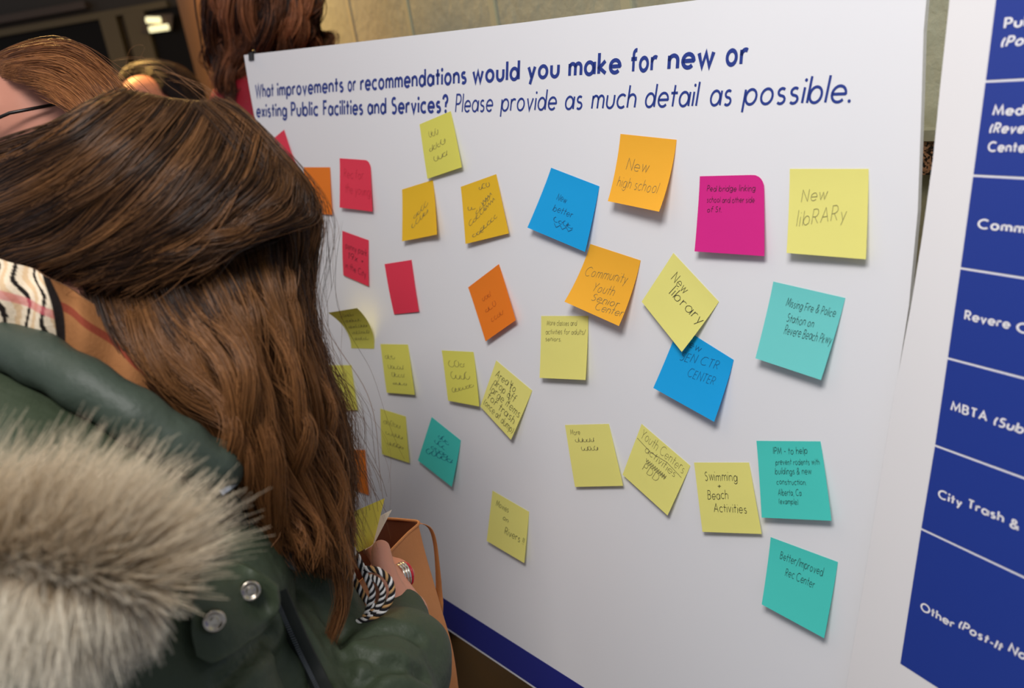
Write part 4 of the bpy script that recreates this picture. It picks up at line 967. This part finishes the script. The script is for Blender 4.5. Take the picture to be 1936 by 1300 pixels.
# ------------------------------------------------------------------ people behind
def bystander(label, head, up, fwd, r, top, hairs, extra=None, lean=0.0, skin=None, shoulder=.19, stand=(0, 0)):
    c = at(*head); b = c.copy(); b[2] = 0
    p = tag(empty('person', b), label, 'person')
    fl = np.array([fwd[0], fwd[1], 0.0]); fl = nrm(fl); sd = np.cross(fl, np.array([0, 0, 1.0])); Z = np.array([0, 0, 1.0])
    h = c[2]; nk = c-up*.14-fl*.03; nk = c-Z*.17-fl*.05
    m = MB(); add_head(m, c, fwd, up, r); m.capsule(c-up*.06-fwd*.02, nk, .050, .060)
    sh = nk-Z*.06; ch = nk-Z*.22; hp = np.array([nk[0]+stand[0], nk[1]+stand[1], h*.54])-fl*.02; ch = ch+np.array([stand[0], stand[1], 0])*.3
    m.ball(ch, (sd, fl, Z), (.16, .10, .20)); m.ball((ch+hp)/2, (sd, fl, Z), (.13, .095, .18)); m.ball(hp, (sd, fl, Z), (.14, .09, .13))
    for k in (-1, 1):
        a = sh+sd*k*shoulder*.88-Z*.02; e = a+sd*k*.04-Z*.29; w_ = e+fl*.16-Z*.16
        m.capsule(sh, a, .055, .052); m.capsule(a, e, .046, .038); m.capsule(e, w_, .038, .025)
        m.capsule(w_, w_+fl*.07-Z*.03, .027, .026)
        for i in range(4): q = w_+fl*.08-Z*.035+sd*(i-1.5)*.017; m.capsule(q, q+fl*.03-Z*.03, .008, .0075, 8)
        m.capsule(w_+fl*.02-sd*k*.02, w_+fl*.07-sd*k*.035, .011, .009, 8)
        kn = np.array([hp[0], hp[1], h*.29])+sd*k*.10+fl*.02; an = np.array([hp[0], hp[1], .08])+sd*k*.10
        m.capsule(hp+sd*k*.08, kn, .08, .055); m.capsule(kn, an, .052, .036); m.capsule(an-Z*.04, an+fl*.15-Z*.045, .035, .03)
    skin_over(m, 'body', M[skin or 'skin_far'], p, .006, 3)
    add_eyes(c, fwd, up, p, r)
    m = MB(); m.ball(ch, (sd, fl, Z), (.185, .13, .22)); m.ball((ch+hp)/2, (sd, fl, Z), (.170, .130, .20)); m.ball(hp, (sd, fl, Z), (.19, .142, .13))
    m.capsule(nk-Z*.03, ch, .065, .11)
    for k in (-1, 1):
        a = sh+sd*k*shoulder*.88-Z*.02; e = a+sd*k*.04-Z*.29; w_ = e+fl*.16-Z*.16
        m.capsule(sh, a, .074, .070); m.capsule(a, e, .062, .054); m.capsule(a, e, .060, .052); m.capsule(e, w_, .052, .036)
    skin_over(m, 'jumper', M[top], p, .010, 5, [(.08, .012)])
    m = MB()
    for k in (-1, 1):
        kn = np.array([hp[0], hp[1], h*.29])+sd*k*.10+fl*.02; an = np.array([hp[0], hp[1], .10])+sd*k*.10
        m.capsule(hp+sd*k*.08, kn, .095, .068); m.capsule(kn, an, .066, .055)
    m.ball(hp-Z*.03, (sd, fl, Z), (.178, .130, .15))
    skin_over(m, 'trousers', M['denim'], p, .012, 4)
    for k in (-1, 1):
        an = np.array([hp[0], hp[1], .045])+sd*k*.10; mm = MB(); mm.capsule(an, an+fl*.15, .045, .04); mm.capsule(an, an+Z*.06, .045, .05); mm.build('shoe', M['boot'], p, True)
    build_hair('hair', hairs, p)
    return p, c
def ell(cu, cv, cd, ru, rv, rd):                 # depth on the near side of a head seen at (cu, cv)
    return lambda pts, deep=0.0: [(u, v, cd-rd*math.sqrt(max(0., 1-((u-cu)/ru)**2-((v-cv)/rv)**2))+deep) for u, v in pts]
# the one at the far left, face half out of frame
e_ = ell(110, 226, 1.20, 160, 150, .116)
g1 = [[(-30, 128), (30, 98), (110, 86), (178, 118), (240, 182), (285, 260)], [(-16, 132), (50, 108), (118, 106), (186, 148), (235, 212), (275, 290)],
      [(6, 134), (72, 122), (130, 132), (186, 178), (232, 240), (258, 310)], [(36, 140), (90, 142), (138, 162), (183, 208), (222, 264), (238, 330)],
      [(70, 152), (106, 164), (142, 190), (180, 234), (206, 288), (220, 350)], [(98, 172), (122, 190), (148, 216), (172, 256), (190, 310), (200, 370)]]
Da, La = lin(104, 60, 32), lin(200, 134, 80)
hs = [hair_set([e_(q, -.012) for q in g1], 1500, 20, 40, .004, .001, .0014, Da*.9, Da*1.5, seed=21, dep=.012), hair_set([e_(q, -.022) for q in g1], 6500, 20, 60, .004, .003, .00050, Da, La, seed=22, dep=.010, gather=.35, fly=.04)]
wf = nrm(-CR*.80-CU*.34-CF*.42); wu = nrm(CU-wf*np.dot(CU, wf))
p, c = bystander('woman with auburn hair at the left edge of the photo, forehead and dark glasses showing', (112, 224, 1.225), wu, wf, .092, 'grey_top', hs, skin='skin', stand=(-.10, -.24))
s_, u_, f_ = frame(wf, wu); m = MB()
for k in (-1, 1):
    q = c+f_*.106+s_*k*.033-u_*.004; m.tube([q+s_*.026*math.cos(a)+u_*.020*math.sin(a) for a in np.linspace(0, 2*math.pi, 25)], .0022, 8, False)
m.tube([c+f_*.108-s_*.008, c+f_*.112, c+f_*.108+s_*.008], .002, 8)
for k in (-1, 1): m.tube([c+f_*.100+s_*k*.060, c+f_*.06+s_*k*.082+u_*.003, c-f_*.01+s_*k*.086], .0022, 8)
m.build('glasses', M['black_plastic'], p, True)
# the dark-haired one whose forehead shows over the brown hair
e_ = ell(292, 205, 2.95, 86, 80, .12)
g1 = [[(236, 152), (246, 134), (290, 124), (340, 134), (378, 168), (385, 210)], [(252, 143), (274, 136), (308, 134), (347, 152), (370, 190), (378, 230)],
      [(284, 146), (304, 146), (325, 154), (350, 178), (362, 212), (368, 250)], [(306, 158), (320, 164), (337, 180), (348, 202), (355, 235), (358, 270)]]
Dk = lin(34, 22, 20)
hs = [hair_set([e_(q) for q in g1], 3200, 16, 40, .012, .001, .0020, Dk*.8, Dk*1.6, seed=31, dep=.012)]
bystander('dark-haired person far back, only the forehead visible above the brown hair', (278, 206, 2.90), nrm(CU*.95+CR*.2+CF*.25), nrm(-CF*.75-CR*.55-CU*.3), .098, 'dark_top', hs)
# the one behind the board's left corner, seen from the back
e_ = ell(500, -10, 2.15, 118, 130, .15)
g1 = [[(420, -90), (402, -30), (398, 40), (408, 100), (422, 150), (440, 200)], [(440, -110), (425, -40), (425, 40), (430, 105), (448, 160), (462, 210)], [(465, -120), (455, -40), (452, 40), (460, 110), (478, 160), (492, 210)],
      [(500, -125), (495, -40), (498, 40), (500, 100), (508, 150), (515, 200)], [(530, -115), (535, -40), (540, 30), (540, 90), (545, 130), (550, 190)], [(560, -95), (570, -30), (572, 30), (580, 70), (592, 110), (600, 160)],
      [(580, -80), (590, -20), (588, 30), (600, 66), (622, 100), (640, 140)]]
Dr, Lr = lin(58, 30, 20), lin(222, 142, 98)
hs = [hair_set([[(u, v, d+.02) for u, v, d in e_(q)] for q in g1], 1600, 22, 30, .014, .006, .0032, Dr*.5, Dr, seed=41, dep=.03), hair_set([e_(q) for q in g1], 3600, 22, 30, .007, .026, .0011, Dr*.6, Lr, seed=42, dep=.05, fly=.2, gather=.8)]
bystander('person with wavy auburn hair and red top standing behind the question board', (520, -20, 2.17), np.array([0, 0, 1.0]), nrm(WD(V3(-.5, 0, -.85))*V3(1, 1, 0)), .098, 'red_top', hs, shoulder=.165)
